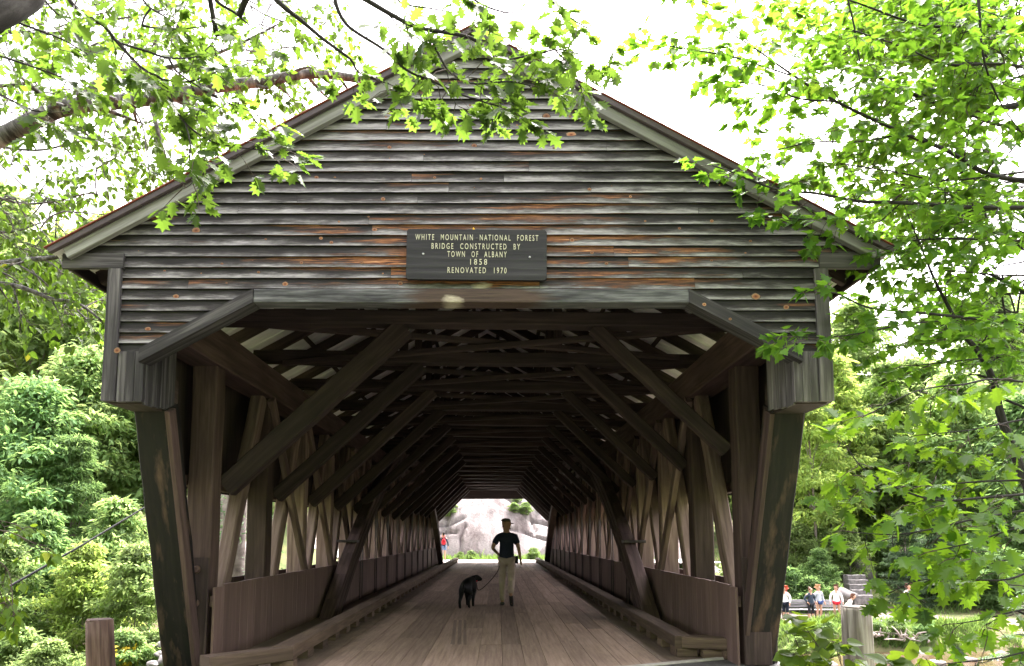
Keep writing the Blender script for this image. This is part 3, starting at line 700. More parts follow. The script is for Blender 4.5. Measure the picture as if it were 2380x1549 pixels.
    while y < 43:
        mb = MB(); nv = Vector((s*SL*CPH, 0, CPH)); mb.beam(Vector((s*3.88, y, roof_z(3.88)))-nv*.145, Vector((s*.04, y, roof_z(.04)))-nv*.145, .08, .15, (0, 1, 0), .006, 4, .004); B_(mb, 'rafter', 'timber'); y += 1.01
# far portal, facing the other way
mb = MB(); G2 = [(-3.44, 2.65), (-3.06, 2.65), (-3.06, 3.0), (-2.04, 3.575), (2.04, 3.575), (3.06, 3.0), (3.06, 2.65), (3.44, 2.65), (3.44, 4.0), (3.95, 4.0), (0, AZ-.05), (-3.95, 4.0), (-3.44, 4.0)]
mb.prism(G2, FY-.06, FY, 0, None, (1, 0)); B_(mb, 'far_gable', 'darkboard')
for s in (-1, 1):
    mb = MB(); mb.beam((s*3.255, 41.7, -.06), (s*3.255, 42.75, 2.72), .36, .30, (1, 0, 0), .012); B_(mb, 'portal_post', 'blackpost')
# cross frames
for i, py in enumerate(PYS):
    y = py+.3 if i < 16 else py-.1
    mb = MB(); mb.beam((-3.35, y, 4.06), (3.35, y, 3.985), .26, .17, (0, 1, 0), .015, 10, .006); B_(mb, 'tie_beam', 'timber')
    for s, a, b in ((-1, (2.98, 1.98), (.88, 3.93)), (1, (2.98, 2.42), (1.42, 3.93))):
        if i > 8: a, b = (2.98, 2.3), (1.35, 3.93)
        mb = MB(); mb.beam((s*a[0], y, a[1]), (s*b[0], y, b[1]), .20 if s < 0 else .17, (.25 if i == 0 else .19) if s < 0 else .16, (0, 1, 0), .015, 8, .004); B_(mb, 'knee_brace', 'timber')
    for x in (-1.15, 1.15):
        mb = MB(); mb.box(x-.06, x+.06, y-.06, y+.06, 4.075, roof_z(x)-.2); B_(mb, 'strut', 'timber')
    if i < 16:
        y2 = PYS[i+1]+.3
        for s in (-1, 1):
            mb = MB(); mb.beam((-s*2.9, y+.1, 3.985+.04*s), (s*2.9, y2-.1, 3.985+.04*s), .10, .075, None, .012, 8, .006); B_(mb, 'lateral_brace', 'timber')
# deck
mb = MB(); x = -2.89
while x < 2.88:
    wd = min(rng.uniform(.24, .31), 2.89-x)
    y = max(edge_y(x+wd/2), 7.2)
    first = True
    while y < 41.9:
        L = rng.uniform(1.5, 5.5) if first else rng.uniform(3.6, 5.6); y1 = min(41.9, y+L)
        if 41.9-y1 < .8: y1 = 41.9
        zz = rng.uniform(-.004, .0)
        mb.box(x+.0015, x+wd-.0015, y, y1-.003, -.07+zz, zz, .004); y = y1; first = False
    x += wd
B_(mb, 'deck', 'deck')
mb = MB()
for y in [7.6+.6*k for k in range(57)]: mb.box(-3.2 if y > 8.8 else -2.85, 3.2 if y > 9 else (2.85 if y > 8.8 else 1.2), y, y+.16, -.34, -.08)
B_(mb, 'floor_joists', 'timber')
mb = MB(); mb.v = [(-3.3, 7.4, -.3), (3.3, 9.2, -.3), (3.3, 42, -.3), (-3.3, 42, -.3)]; mb.face((0, 1, 2, 3)); B_(mb, 'deck_lining', 'darkboard')
# abutments
for nm, ya, yb in (('near', 9.5, 11.2), ('far', 40.2, 42.0)):
    mb = MB(); mb.box(-4, 4, ya, yb, -5, -.6, .05, 0, None, 8, .03)
    tag(mb.build('abutment', M['stonegrey']), 'grey stone abutment under the %s end of the covered bridge' % nm, 'abutment', 'stone abutments')

# ------------------------------------------------------------------ sign board on the gable
c0, c1 = at(946, 536, 6.84), at(1271, 653, 6.84); sw, sh = c1.x-c0.x, c0.z-c1.z
SG = thing('sign_board', ((c0.x+c1.x)/2, 6.835, (c0.z+c1.z)/2), 'dark painted wooden sign with cream lettering fixed to the gable clapboards', 'sign')
SG.rotation_euler = (0, R(.55), 0)
mb = MB(); r_ = .03; pl = []
for cx, cz, a0 in ((sw/2-r_, sh/2-r_, 0), (-sw/2+r_, sh/2-r_, 90), (-sw/2+r_, -sh/2+r_, 180), (sw/2-r_, -sh/2+r_, 270)):
    for k in range(5): pl.append((cx+r_*math.cos(R(a0+22.5*k)), cz+r_*math.sin(R(a0+22.5*k))))
mb.prism(pl, -.022, .022); mb.build('board', M['signboard'], SG)
bvm = SG.children[0].modifiers.new('bevel', 'BEVEL'); bvm.width = .004; bvm.segments = 2; bvm.limit_method = 'ANGLE'
def text_mesh(name, txt, width, height, cx, cz, parent):
    cu = bpy.data.curves.new(name, 'FONT'); cu.body = txt; cu.size = 1; cu.align_x = 'CENTER'; cu.align_y = 'CENTER'
    cu.space_character = 1.45; cu.space_word = 1.2; cu.extrude = .02; cu.offset = .003; cu.resolution_u = 4
    o = bpy.data.objects.new(name, cu); COL.objects.link(o)
    me = bpy.data.meshes.new_from_object(o.evaluated_get(bpy.context.evaluated_depsgraph_get()))
    bpy.data.objects.remove(o)
    vs_ = [v.co.copy() for v in me.vertices]
    x0, x1 = min(v.x for v in vs_), max(v.x for v in vs_); y0, y1 = min(v.y for v in vs_), max(v.y for v in vs_)
    for v in me.vertices:
        x, y, z_ = v.co; v.co = (cx+(x-(x0+x1)/2)/(x1-x0)*width, -.0235-z_*.1, cz+(y-(y0+y1)/2)/(y1-y0)*height)
    me.materials.clear(); me.materials.append(M['cream']); me.name = name
    return link(name, me, parent)
pxm = sw/325.
for txt, xa, xb, yc in (('WHITE  MOUNTAIN  NATIONAL  FOREST', 966, 1251, 554), ('BRIDGE  CONSTRUCTED  BY', 1004, 1209, 575.3), ('TOWN  OF  ALBANY', 1041, 1178, 594.2), ('1858', 1094, 1133, 612.5), ('RENOVATED  1970', 1042, 1178, 632.6)):
    text_mesh('lettering', txt, (xb-xa)*pxm, 13.8*pxm, ((xa+xb)/2-1108.5)*pxm, (594.5-yc)*pxm, SG)
for x, y in ((985, 594.5), (1231.5, 600), (1109, 556.5)):
    mb = MB(); mb.disc(((x-1108.5)*pxm, -.0225, (594.5-y)*pxm), (0, -1, 0), .011, .007, 10); mb.build('screw', M['steel'] if x != 1109 else M['iron'], SG)
mb = MB(); q = at(1101, 536, 6.85); mb.v = [q+Vector((-.018, 0, -.015)), q+Vector((.03, -.006, -.015)), q+Vector((.012, .0, .012)), q+Vector((-.004, .004, .036))]
mb.face((0, 1, 2, 3)); o = mb.build('dry_leaf', M['yellow']); md = o.modifiers.new('thickness', 'SOLIDIFY'); md.thickness = .002
tag(o, 'yellow dry leaf caught on the top edge of the wooden sign', 'leaf')
# pale bare scrape on the clapboard under the sign
mb = MB(); q = at(1120, 664, GY-.035)
o = None

# ================================================================== people and the dog
def skin_mesh(name, V, E, Rd, mat, parent, levels=2, root=0):
    """continuous body grown round a skeleton: V joints, E bones, Rd radius (or pair) per joint"""
    me = bpy.data.meshes.new(name+'_bones'); me.from_pydata([tuple(v) for v in V], E, [])
    o = bpy.data.objects.new(name, me); COL.objects.link(o)
    o.modifiers.new('skin', 'SKIN')
    if not me.skin_vertices: 
        bpy.context.view_layer.objects.active = o
    sv = me.skin_vertices[0].data
    for i, r in enumerate(Rd):
        sv[i].radius = r if hasattr(r, '__len__') else (r, r)
        sv[i].use_root = (i == root)
    sb = o.modifiers.new('sub', 'SUBSURF'); sb.levels = levels; sb.render_levels = levels
    dg = bpy.context.evaluated_depsgraph_get(); dg.update()
    m2 = bpy.data.meshes.new_from_object(o.evaluated_get(dg))
    bpy.data.objects.remove(o); bpy.data.meshes.remove(me)
    m2.polygons.foreach_set('use_smooth', [True]*len(m2.polygons)); m2.materials.clear(); m2.materials.append(mat); m2.name = name
    return link(name, m2, parent)
class SK:
    def __init__(s): s.V, s.E, s.R, s.i = [], [], [], {}
    def j(s, name, p, r, to=None):
        s.i[name] = len(s.V); s.V.append(p); s.R.append(r)
        if to is not None: s.E.append((s.i[to], s.i[name]))
        return s
    def chain(s, to, lst):
        for n, p, r in lst: s.j(n, p, r, to); to = n
        return s
    def build(s, name, mat, parent, levels=2, root=0): return skin_mesh(name, s.V, s.E, s.R, mat, parent, levels, root)
def person(loc, rz, sc, label, group=None, elbows=None, hands=None, feet=None, knees=None, head=0., skin='skin', top='white', top_len=.92, sleeve='long', bottom='navy', leg=.55, hair='hairbrown', style='pony', shoe='shoegrey', lean=0., sit=False, fat=1.0, hips=None, shoem=True):
    """stands facing -Y of its own frame; head = turn of the head in degrees"""
    P = thing('person', loc, label, 'person', group); P.rotation_euler = (0, 0, R(rz)); P.scale = (sc,)*3
    H = .93; dz = -.45 if sit else 0
    ln = lambda z: -lean*max(0, z-H)
    X = lambda x, y, z: (x, y+ln(z), z+dz)
    hips = hips or {s: (s*.095, 0, .9) for s in (-1, 1)}
    knees = knees or {s: (s*.105, -.015, .5) for s in (-1, 1)}
    feet = feet or {s: ((s*.115, .02, .085), (s*.125, -.15, .03)) for s in (-1, 1)}
    elbows = elbows or {s: (s*.27, .03, 1.15) for s in (-1, 1)}
    hands = hands or {s: (s*.29, -.06, .90) for s in (-1, 1)}
    HC = X(0, -.015, 1.6); ch, sh_ = math.cos(R(head)), math.sin(R(head))
    def hd(x, y, z): return (HC[0]+x*ch-y*sh_, HC[1]+x*sh_+y*ch, HC[2]+z)
    b = SK()
    b.j('pelvis', X(0, 0, .95), (.15*fat, .105*fat)).chain('pelvis', [('waist', X(0, 0, 1.12), (.13*fat, .1*fat)), ('chest', X(0, 0, 1.32), (.15*fat, .105*fat)), ('neck0', X(0, 0, 1.445), (.085, .075)), ('neck', X(0, -.005, 1.51), (.062, .064)), ('head', hd(0, 0, .0), (.082, .098)), ('crown', hd(0, .01, .085), (.082, .10)), ('top', hd(0, .012, .13), (.045, .055))])
    b.j('chin', hd(0, -.055, -.035), (.035, .03), 'head'); b.j('nose', hd(0, -.098, .02), (.012, .014), 'head')
    for s in (-1, 1):
        b.j('ear%d' % s, hd(s*.078, .012, .02), .014, 'head')
        b.chain('chest', [('sh%d' % s, X(s*.175, 0, 1.405), .06)])
        el = X(*elbows[s]); hn = X(*hands[s])
        b.chain('sh%d' % s, [('el%d' % s, el, .042), ('wr%d' % s, hn, (.028, .022))])
        d = (Vector(hn)-Vector(el)).normalized(); sd = Vector((0, 1, 0)); sd = (sd-d*sd.dot(d)).normalized(); up = d.cross(sd)
        W_ = Vector(hn)
        b.chain('wr%d' % s, [('pa%d' % s, tuple(W_+d*.06), (.022, .036))])
        for k, (o, L) in enumerate(((-.028, .075), (-.009, .085), (.010, .08), (.027, .062))):
            b.chain('pa%d' % s, [('f%d%d' % (s, k), tuple(W_+d*(.06+L*.55)+sd*o*1.1), .009), ('g%d%d' % (s, k), tuple(W_+d*(.06+L*.95)+sd*o+up*.02*s), .007)])
        b.chain('wr%d' % s, [('t%d' % s, tuple(W_+d*.045-sd*.045), .011), ('u%d' % s, tuple(W_+d*.08-sd*.06), .008)])
        an, to = feet[s]
        b.chain('pelvis', [('hip%d' % s, X(*hips[s]), .088*fat)])
        b.chain('hip%d' % s, [('kn%d' % s, X(*knees[s]), .058), ('ca%d' % s, tuple(Vector(X(*knees[s])).lerp(Vector((an[0], an[1], an[2])), .35)), .056), ('an%d' % s, an, .036), ('to%d' % s, to, (.036, .026))])
    b.build('body', M[skin], P)
    t = SK(); t.j('w', X(0, 0, top_len), (.18*fat, .135*fat)).chain('w', [('w2', X(0, 0, top_len+.03), (.175*fat, .132*fat)), ('m', X(0, 0, 1.13), (.155*fat, .122*fat)), ('c', X(0, 0, 1.30), (.175*fat, .125*fat)), ('n', X(0, 0, 1.42), (.13, .09)), ('n2', X(0, 0, 1.475), (.075, .07))])
    for s in (-1, 1):
        t.chain('n', [('s%d' % s, X(s*.165, 0, 1.375), .082)])
        el = Vector(X(*elbows[s])); hn = Vector(X(*hands[s])); sh = Vector(X(s*.18, 0, 1.40))
        if sleeve == 'long': t.chain('s%d' % s, [('e%d' % s, tuple(el), .056), ('h%d' % s, tuple(el.lerp(hn, .93)), .038)])
        else: t.chain('s%d' % s, [('e%d' % s, tuple(sh.lerp(el, .72)), .068)])
    t.build('shirt', M[top], P)
    t = SK(); t.j('p', X(0, 0, .96), (.158*fat, .118*fat))
    for s in (-1, 1):
        k = Vector(X(*knees[s])); a = Vector(feet[s][0]); h = Vector(X(*hips[s]))
        if leg < .5:  # to the thigh
            t.chain('p', [('h%d' % s, tuple(h), .104*fat), ('k%d' % s, tuple(h.lerp(k, leg*2)), .09*fat)])
        else:
            q = a if leg >= 1 else k.lerp(a, (leg-.5)*2)
            t.chain('p', [('h%d' % s, tuple(h), .105*fat), ('k%d' % s, tuple(k), .075 if bottom != 'legging' else .062), ('a%d' % s, tuple(q), .062 if bottom != 'legging' else .045)])
    t.build('trousers' if leg >= .9 else ('leggings' if bottom == 'legging' else 'shorts'), M[bottom], P)
    for s in (-1, 1):
        a, to = feet[s]; t = SK(); A, T = Vector(a), Vector(to); d = (T-A); hh = Vector((d.x, d.y, 0)).normalized() if Vector((d.x, d.y, 0)).length > .02 else Vector((0, -1, 0))
        heel = A-hh*.045-Vector((0, 0, .045)) if abs(d.z) < .12 else A-d.normalized()*-.01
        t.j('h', tuple(heel), (.043, .038)).chain('h', [('m', tuple(heel.lerp(T, .55)), (.048, .04)), ('t', tuple(T+d.normalized()*.05), (.042, .028))])
        t.build('shoe', M[shoe], P)
    if style == 'cap':
        t = SK(); t.j('a', hd(0, .012, .07), (.105, .125)).chain('a', [('b', hd(0, .01, .125), (.092, .11)), ('c', hd(0, .01, .16), (.04, .05))]); cp = t.build('cap', M['cap'], P)
        t = SK(); t.j('a', hd(0, -.085, .062), (.07, .012)).chain('a', [('b', hd(0, -.125, .052), (.072, .01)), ('c', hd(0, -.16, .045), (.05, .008))]); t.build('brim', M['cap'], cp)
        t = SK(); t.j('a', hd(0, .06, .015), (.07, .045)).chain('a', [('b', hd(0, .055, -.03), (.055, .03))]); t.build('hair', M['hairbrown'], P)
        t = SK(); t.j('a', hd(0, -.07, -.035), (.042, .03)).chain('a', [('b', hd(0, -.085, -.065), (.034, .026))]); t.build('beard', M['hairdark'], P)
    else:
        t = SK(); t.j('a', hd(0, .026, .075), (.102, .118)).chain('a', [('b', hd(0, .024, .13), (.08, .095)), ('c', hd(0, .02, .16), (.03, .035))]); t.chain('a', [('d', hd(0, .065, .01), (.072, .05)), ('e', hd(0, .06, -.045), (.06, .04))])
        if style == 'pony': t.chain('d', [('f', hd(0, .125, .06), .034), ('g', hd(0, .155, -.02), .034), ('h', hd(0, .15, -.13), .02)])
        if style == 'bun': t.chain('a', [('f', hd(0, .05, .165), .045), ('g', hd(0, .055, .19), .03)])
        if style == 'long': t.chain('e', [('f', hd(0, .075, -.13), (.085, .04)), ('g', hd(0, .08, -.22), (.07, .03))])
        t.build('hair', M[hair], P)
    for s in (-1, 1):
        mb = MB(); c_ = Vector(hd(s*.03, -.079, .035)); f_ = Vector((sh_, -ch, 0)); mb.disc(c_-f_*.004, f_, .011, .008, 8); mb.build('eye', M['legging'], P)
    return P

# the walker: back to us, face turned right, left hand in front of him, right foot just lifted
WK = person((.43, 15.55, 0), 180, 1.015, 'man in navy T-shirt, khaki trousers and cap walking away over the bridge deck', skin='skinshade', top='navy', top_len=.90, sleeve='short', bottom='khaki', leg=1.0, style='cap', shoe='shoe', head=-62,
       elbows={1: (.285, .06, 1.15), -1: (-.245, .06, 1.15)}, hands={1: (.17, -.16, 1.03), -1: (-.285, -.03, .91)},
       hips={1: (.085, 0, .9), -1: (-.09, 0, .9)}, knees={1: (.09, -.07, .5), -1: (-.10, -.01, .48)},
       feet={1: ((.08, -.04, .085), (.10, -.20, .03)), -1: ((-.08, .34, .25), (-.10, .22, .045))})
mb = MB(); mb.box(-.24, -.165, -.055, .06, .84, .99, .03); mb.build('hip_pouch', M['legging'], WK)
# dog
DG = thing('dog', (-.36, 15.1, 0), 'black labrador walking away on a leash beside the man, head turned right', 'dog'); DG.rotation_euler = (0, 0, R(-10)); DG.scale = (.86, .97, .97)
d = SK()
d.j('rump', (0, -.22, .465), (.125, .13)).chain('rump', [('loin', (0, -.04, .48), (.115, .12)), ('rib', (0, .15, .455), (.14, .155)), ('breast', (0, .31, .455), (.125, .14)), ('neck', (.03, .42, .53), (.088, .09)), ('poll', (.075, .48, .585), (.085, .082)), ('brow', (.13, .50, .585), (.072, .07)), ('muzzle', (.20, .50, .55), (.047, .044)), ('nose', (.245, .50, .545), (.032, .028))])
d.chain('rump', [('tail1', (0, -.32, .455), .034), ('tail2', (-.01, -.36, .37), .026), ('tail3', (-.01, -.37, .27), .016)])
for s, fx in ((-1, -.10), (1, .07)):
    d.chain('rump', [('th%d' % s, (s*.085, -.17, .35), (.078, .095)), ('st%d' % s, (s*.09, -.11+fx, .26), .055), ('hk%d' % s, (s*.085, -.25+fx, .15), .034), ('pw%d' % s, (s*.085, -.23+fx, .035), .032), ('pt%d' % s, (s*.085, -.175+fx, .024), (.034, .022))])
    d.chain('breast', [('sh%d' % s, (s*.095, .29, .35), (.062, .08)), ('eb%d' % s, (s*.095, .25-fx*.6, .24), .046), ('wr%d' % s, (s*.09, .28-fx, .12), .033), ('fp%d' % s, (s*.09, .28-fx, .037), .034), ('ft%d' % s, (s*.09, .32-fx, .025), (.034, .022))])
    d.chain('poll', [('ea%d' % s, (.07+s*.012, .49-s*.075, .605), (.026, .036)), ('eb_%d' % s, (.08+s*.018, .49-s*.098, .53), (.018, .036))])
d.build('body', M['black'], DG)
mb = MB(); ring = []
for k in range(13):
    th = 2*math.pi*k/12; ring.append((.035+.098*math.cos(th), .43+.06*math.sin(th), .54+.035*math.sin(th)-.02*math.cos(th)))
mb.tube(ring, .012, 6, cap=False); mb.build('collar', M['red'], DG)
# leash from collar to the hand
hx = at(1180, 1345, 15.5); p0 = at(1108, 1368, 15.4); p1 = at(1146, 1350, 15.5)
mb = MB(); mb.tube(smooth([DG.location+Vector((.17, .43, .46)), at(1112, 1372, 15.45), at(1128, 1362, 15.5), at(1150, 1338, 15.5), at(1160, 1318, 15.5), Vector((.25, 15.72, 1.02))], 5), .009, 6)
tag(mb.build('leash', M['leather']), 'thin brown leash hanging between the black dog and the man', 'leash')
# the walker at the far portal, with her bag
WB = person((-2.92, 43.9, -.05), 180, .97, 'woman in dark top and denim shorts, back turned, beyond the far portal', top='darkcloth', bottom='denim', leg=.3, hair='hairdark', style='bun', top_len=.95, sleeve='long', shoe='shoegrey', head=15)
bk = SK(); bk.j('a', (-2.89, 43.72, .93), (.14, .10)).chain('a', [('b', (-2.89, 43.71, 1.15), (.15, .10)), ('c', (-2.89, 43.74, 1.30), (.06, .06))])
o = bk.build('backpack', M['red'], None); tag(o, 'red drawstring backpack on the back of the woman beyond the bridge', 'backpack')
mb = MB()
for s in (-1, 1): mb.tube(smooth([(-2.92+s*.03, 43.73, 1.30), (-2.92+s*.09, 43.80, 1.42), (-2.92+s*.11, 43.9, 1.46)], 3), .014, 5)
mb.build('strap', M['red'], o)
# people on the river bank
def on_bank(px, Y): p = at(px, 1440, Y); return (p.x, Y, gz(p.x, Y)+.06)
person(on_bank(1827, 37.0), -55, .97, 'person in white top and long navy shorts partly hidden by the right portal post', top='white', bottom='navy', leg=.56, hair='hairred', style='long', shoe='shoe', head=-20)
person(on_bank(1886, 36.9), 10, .94, 'woman in charcoal sweater and black leggings on the river bank, hand on hip', top='darkcloth', bottom='legging', leg=.82, hair='hairbrown', style='bun', shoe='shoe', head=35,
       elbows={1: (.27, .05, 1.15), -1: (-.32, .06, 1.16)}, hands={1: (.22, -.16, 1.02), -1: (-.2, -.06, .98)})
person(on_bank(1905, 37.5), 18, .98, 'blond woman in pale grey sweater and short shorts beside the woman in charcoal', top='greycloth', top_len=.86, bottom='bluecloth', leg=.14, hair='hairblond', style='long', shoe='shoegrey', head=25)
person(on_bank(1946, 37.2), -15, .99, 'woman in white shirt and red shorts with a pony tail', top='white', top_len=.90, bottom='red', leg=.16, hair='hairbrown', style='pony', shoe='white', head=-40)
q = on_bank(1963, 37.9)
person((q[0], q[1], q[2]), 60, .97, 'person in white top bending forward on the bench, above the grey post', top='white', bottom='bluecloth', leg=.5, hair='hairbrown', style='pony', sit=True, lean=.7,
       knees={s: (s*.12, -.42, .93) for s in (-1, 1)}, feet={s: ((s*.12, -.42, .09), (s*.13, -.58, .03)) for s in (-1, 1)}, hands={s: (s*.15, -.45, 1.05) for s in (-1, 1)}, elbows={s: (s*.26, -.15, 1.15) for s in (-1, 1)})
q = on_bank(2116, 36.9)
PH = person((q[0], q[1], q[2]+.02), 8, 1.02, 'man in striped shirt and blue shorts raising a camera at the stone edge', top='stripes', bottom='denim', leg=.52, hair='hairbrown', style='short', sleeve='short', shoe='shoegrey', fat=1.1,
       elbows={1: (.30, -.12, 1.28), -1: (-.30, -.12, 1.28)}, hands={1: (.09, -.24, 1.54), -1: (-.09, -.24, 1.54)}, hips={s: (s*.1, 0, .9) for s in (-1, 1)}, feet={s: ((s*.18, .02, .085), (s*.2, -.14, .03)) for s in (-1, 1)}, knees={s: (s*.14, -.02, .5) for s in (-1, 1)})
mb = MB(); mb.box(-.07, .07, -.06, 0, -.04, .05, .01); mb.tube([(0, -.06, 0), (0, -.12, 0)], .03, 10)
o = mb.build('camera_device', M['legging']); o.location = PH.location+Vector((.0, -.32, 1.64)); tag(o, 'small black camera held up to the face of the man in stripes', 'camera')

# ================================================================== small things outside
def wood_post(name, base, h, r, lean, mat, label):
    mb = MB(); pts = []; rr = []
    for k in range(9):
        t = k/8; pts.append((lean[0]*t*h, lean[1]*t*h, -.6+t*(h+.6))); rr.append(r*(1.04-.04*t))
    n = 16; mb.tube(pts, rr, n)
    mb.tube([Vector(pts[-1])-Vector((0, 0, .004)), Vector(pts[-1])+Vector((0, 0, .014))], [r*.985, r*.90], n)
    for i in range(len(mb.v)):
        v = mb.v[i]; a_ = math.atan2(v.y-lean[1]*v.z, v.x-lean[0]*v.z); mb.v[i] = v+Vector((math.cos(a_), math.sin(a_), 0))*.005*(math.sin(a_*7)+math.sin(a_*12+1))
    o = mb.build(name, mat); o.location = base
    return tag(o, label, 'post')
p = at(1990, 1410, 7.5); wood_post('wooden_post', (p.x, 7.5, -.4), p.z+.4-.01, .137, (0, 0), M['postwood'], 'grey weathered round wooden post with a mossy side, right of the bridge')
for sx, sz, r in ((.055, .64, .02), (-.055, .42, .012)):
    pass
p = at(231, 1440, 7.8); wood_post('wooden_post', (p.x+.15*(p.z+.39), 7.8, -.4), p.z+.4-.01, .132, (-.15, 0), M['postred'], 'reddish brown leaning wooden post left of the bridge')
a, b = at(-60, 1410, 5.4), at(346, 1174, 8.75)
mb = MB(); d_ = (a-b).normalized(); mb.tube([b, b.lerp(a, .5)+Vector((0, 0, -.015)), a, a+d_*1.0], .010, 8)
tag(mb.build('guy_cable', M['cable']), 'black cable slanting down left from the portal post', 'cable')

def blob(name, rad, mat, label, cat, loc, sq=(1, 1, .6), seed=0, group=None, lv=3, rough=.3):
    bm = bmesh.new(); bmesh.ops.create_icosphere(bm, subdivisions=lv, radius=1)
    for v in bm.verts:
        n = mnoise.noise(v.co*1.1+Vector((seed*7.3, seed*3.1, seed)))*rough*1.4+mnoise.noise(v.co*3+Vector((seed, 0, 5)))*rough*.35
        v.co = Vector((v.co.x*sq[0], v.co.y*sq[1], v.co.z*sq[2]))*(1+n)*rad
    me = bpy.data.meshes.new(name); bm.to_mesh(me); bm.free(); me.polygons.foreach_set('use_smooth', [True]*len(me.polygons)); me.materials.append(mat)
    o = link(name, me); o.location = loc; o.rotation_euler = (0, 0, seed*1.7)
    return tag(o, label, cat, group)
def rock_at(px, py, Y, rad, **k):
    p = at(px, py, Y); return blob(loc=(p.x, p.y, p.z), rad=rad, **k)
for i, (px, py, Y, r_) in enumerate([(2020, 1512, 36, .34), (2215, 1508, 35.2, .42), (2262, 1515, 35, .35), (2290, 1495, 36.2, .4), (2140, 1521, 34, .30), (2330, 1530, 33, .45), (2060, 1540, 31.5, .3), (2180, 1545, 31, .33), (2250, 1535, 32, .28), (1900, 1536, 32, .34), (1925, 1545, 31, .28), (2365, 1500, 36, .5), (2100, 1500, 36.5, .3), (1870, 1545, 30.5, .3), (2310, 1470, 38, .5), (2350, 1455, 39, .45)]):
    rock_at(px, py, Y, r_, name='river_rock', mat=M['stone'], label='pale rounded rock lying in the shallow brown river', cat='rock', seed=i+1, group='pale rocks in the river', sq=(1.2, .9, .55))
for i, (px, py, Y, r_) in enumerate([(683, 1500, 22, .2), (690, 1535, 21, .24), (672, 1522, 21.5, .13), (655, 1543, 20.5, .13)]):
    rock_at(px-300, py, Y, r_, name='bank_rock', mat=M['stonegrey'], label=['pale boulder half hidden in herbs beside the left portal post', 'low pale rock at the lower left foot of the bridge', 'small pale rock between the herbs and the left post', 'smallest pale rock at the bottom edge left of the bridge'][i], cat='rock', seed=i+20, sq=(1.2, 1, .7))
rock_at(1996, 1330, 47.5, 1.15, name='boulder', mat=M['stonegrey'], label='pointed grey boulder beside the top of the stone steps', cat='boulder', seed=31, sq=(.9, .9, 1.05))
rock_at(1963, 1385, 41.5, .55, name='boulder', mat=M['stonegrey'], label='rounded grey boulder behind the right bench', cat='boulder', seed=33, sq=(1.1, .9, .65))
rock_at(520, 1292, 27, .8, name='boulder', mat=M['granite'], label='pinkish boulder on the wooded slope left of the bridge', cat='boulder', seed=35, sq=(1.2, 1, .8))
def slab(px0, px1, py0, py1, Y, dep, label):
    a, b = at(px0, py0, Y), at(px1, py1, Y); mb = MB()
    mb.box(a.x, b.x, Y, Y+dep, b.z, a.z, .05, 0, None, 8, .03); tag(mb.build('stone_slab', M['stonegrey']), label, 'stone')
slab(2020, 2148, 1443, 1462, 36.4, 1.6, 'long flat stone slab under the feet of the man in stripes')
slab(1826, 1960, 1447, 1462, 36.3, 1.2, 'long flat stone slab in front of the benches')
ST_ = thing('stone_steps', tuple(at(2000, 1392, 42.0)), 'flight of rough stone steps climbing the bank behind the benches', 'steps')
for k, (yt, yb, xa, xb) in enumerate([(1384, 1396, 1985, 2030), (1371, 1383, 1980, 2026), (1359, 1370, 1975, 2022), (1348, 1358, 1972, 2018), (1337, 1346, 1970, 2012)]):
    Y = 42+.45*k; a, b = at(xa, yt, Y), at(xb, yb, Y); q = Vector((0, 0, 0))-ST_.location
    mb = MB(); mb.box(a.x+q.x, b.x+q.x, q.y+Y, q.y+Y+.6, b.z-.25+q.z, a.z+q.z, .03, 0, None, 6, .02); mb.build('step', M['stonegrey'], ST_)
def bench(px, py, Y, wd, rz, label, back_only=False):
    p = at(px, py, Y); z0 = gz(p.x, Y)+.05
    bn = thing('park_bench', (p.x, Y, z0), label, 'bench', 'benches on the far bank'); bn.rotation_euler = (0, 0, R(rz))
    mb = MB()
    for k in range(4): mb.box(-wd/2, wd/2, -.22+.13*k, -.10+.13*k, .44, .48, .006)
    mb.build('seat', M['bench'], bn)
    mb = MB()
    for k in range(3): mb.beam((-wd/2, .30+.03*k, .60+.13*k), (wd/2, .30+.03*k, .60+.13*k), .035, .115, (0, 1, 0), .006)
    mb.build('backrest', M['bench'], bn)
    for s in (-1, 1):
        mb = MB(); x = s*(wd/2-.2); mb.box(x-.04, x+.04, -.18, -.10, -.2, .44); mb.beam((x, .24, -.2), (x, .36, .95), .07, .07); mb.box(x-.03, x+.03, -.2, .3, .38, .438); mb.build('leg', M['timber_brown'], bn)
bench(1852, 1440, 38.3, 1.9, 3, 'grey slatted bench next to the right portal post')
bench(1928, 1440, 38.3, 1.9, 3, 'grey slatted bench behind the women on the river bank')
bench(1895, 1290, 52, 2.2, 0, 'upper grey bench under the trees above the river bank')
# rail fence on the lawn
a, b = at(1975, 1282, 56), at(2040, 1282, 56); FN = thing('rail_fence', (a.x, 56, gz(a.x, 56)), 'low wooden rail fence at the edge of the lawn above the steps', 'fence')
for k in range(3):
    mb = MB(); x = (b.x-a.x)*k/2; mb.box(x-.08, x+.08, -.08, .08, -.5, 1.2); mb.build('fence_post', M['bark'], FN)
for z in (.45, .95):
    mb = MB(); mb.box(0, b.x-a.x, -.12, -.082, z-.06, z+.06); mb.build('rail', M['bark'], FN)
# driftwood root tangle
p = at(2085, 1484, 34.6); mb = MB()
for k in range(26):
    a_ = rng.uniform(-1.6, 1.6); q0 = p+Vector((a_, rng.uniform(-.2, .3), rng.uniform(-.1, .15)-.1*a_)); dv = Vector((rng.uniform(-1, .4), rng.uniform(-.4, .2), rng.uniform(.0, .6)))
    mb.tube(smooth([q0, q0+dv*.5+rv()*.05, q0+dv*1.0+rv()*.1], 3), [.06, .05, .045, .04, .035, .025, .015], 5)
tag(mb.build('driftwood', M['drywood']), 'tangle of bleached roots washed up under the willow bush', 'driftwood')

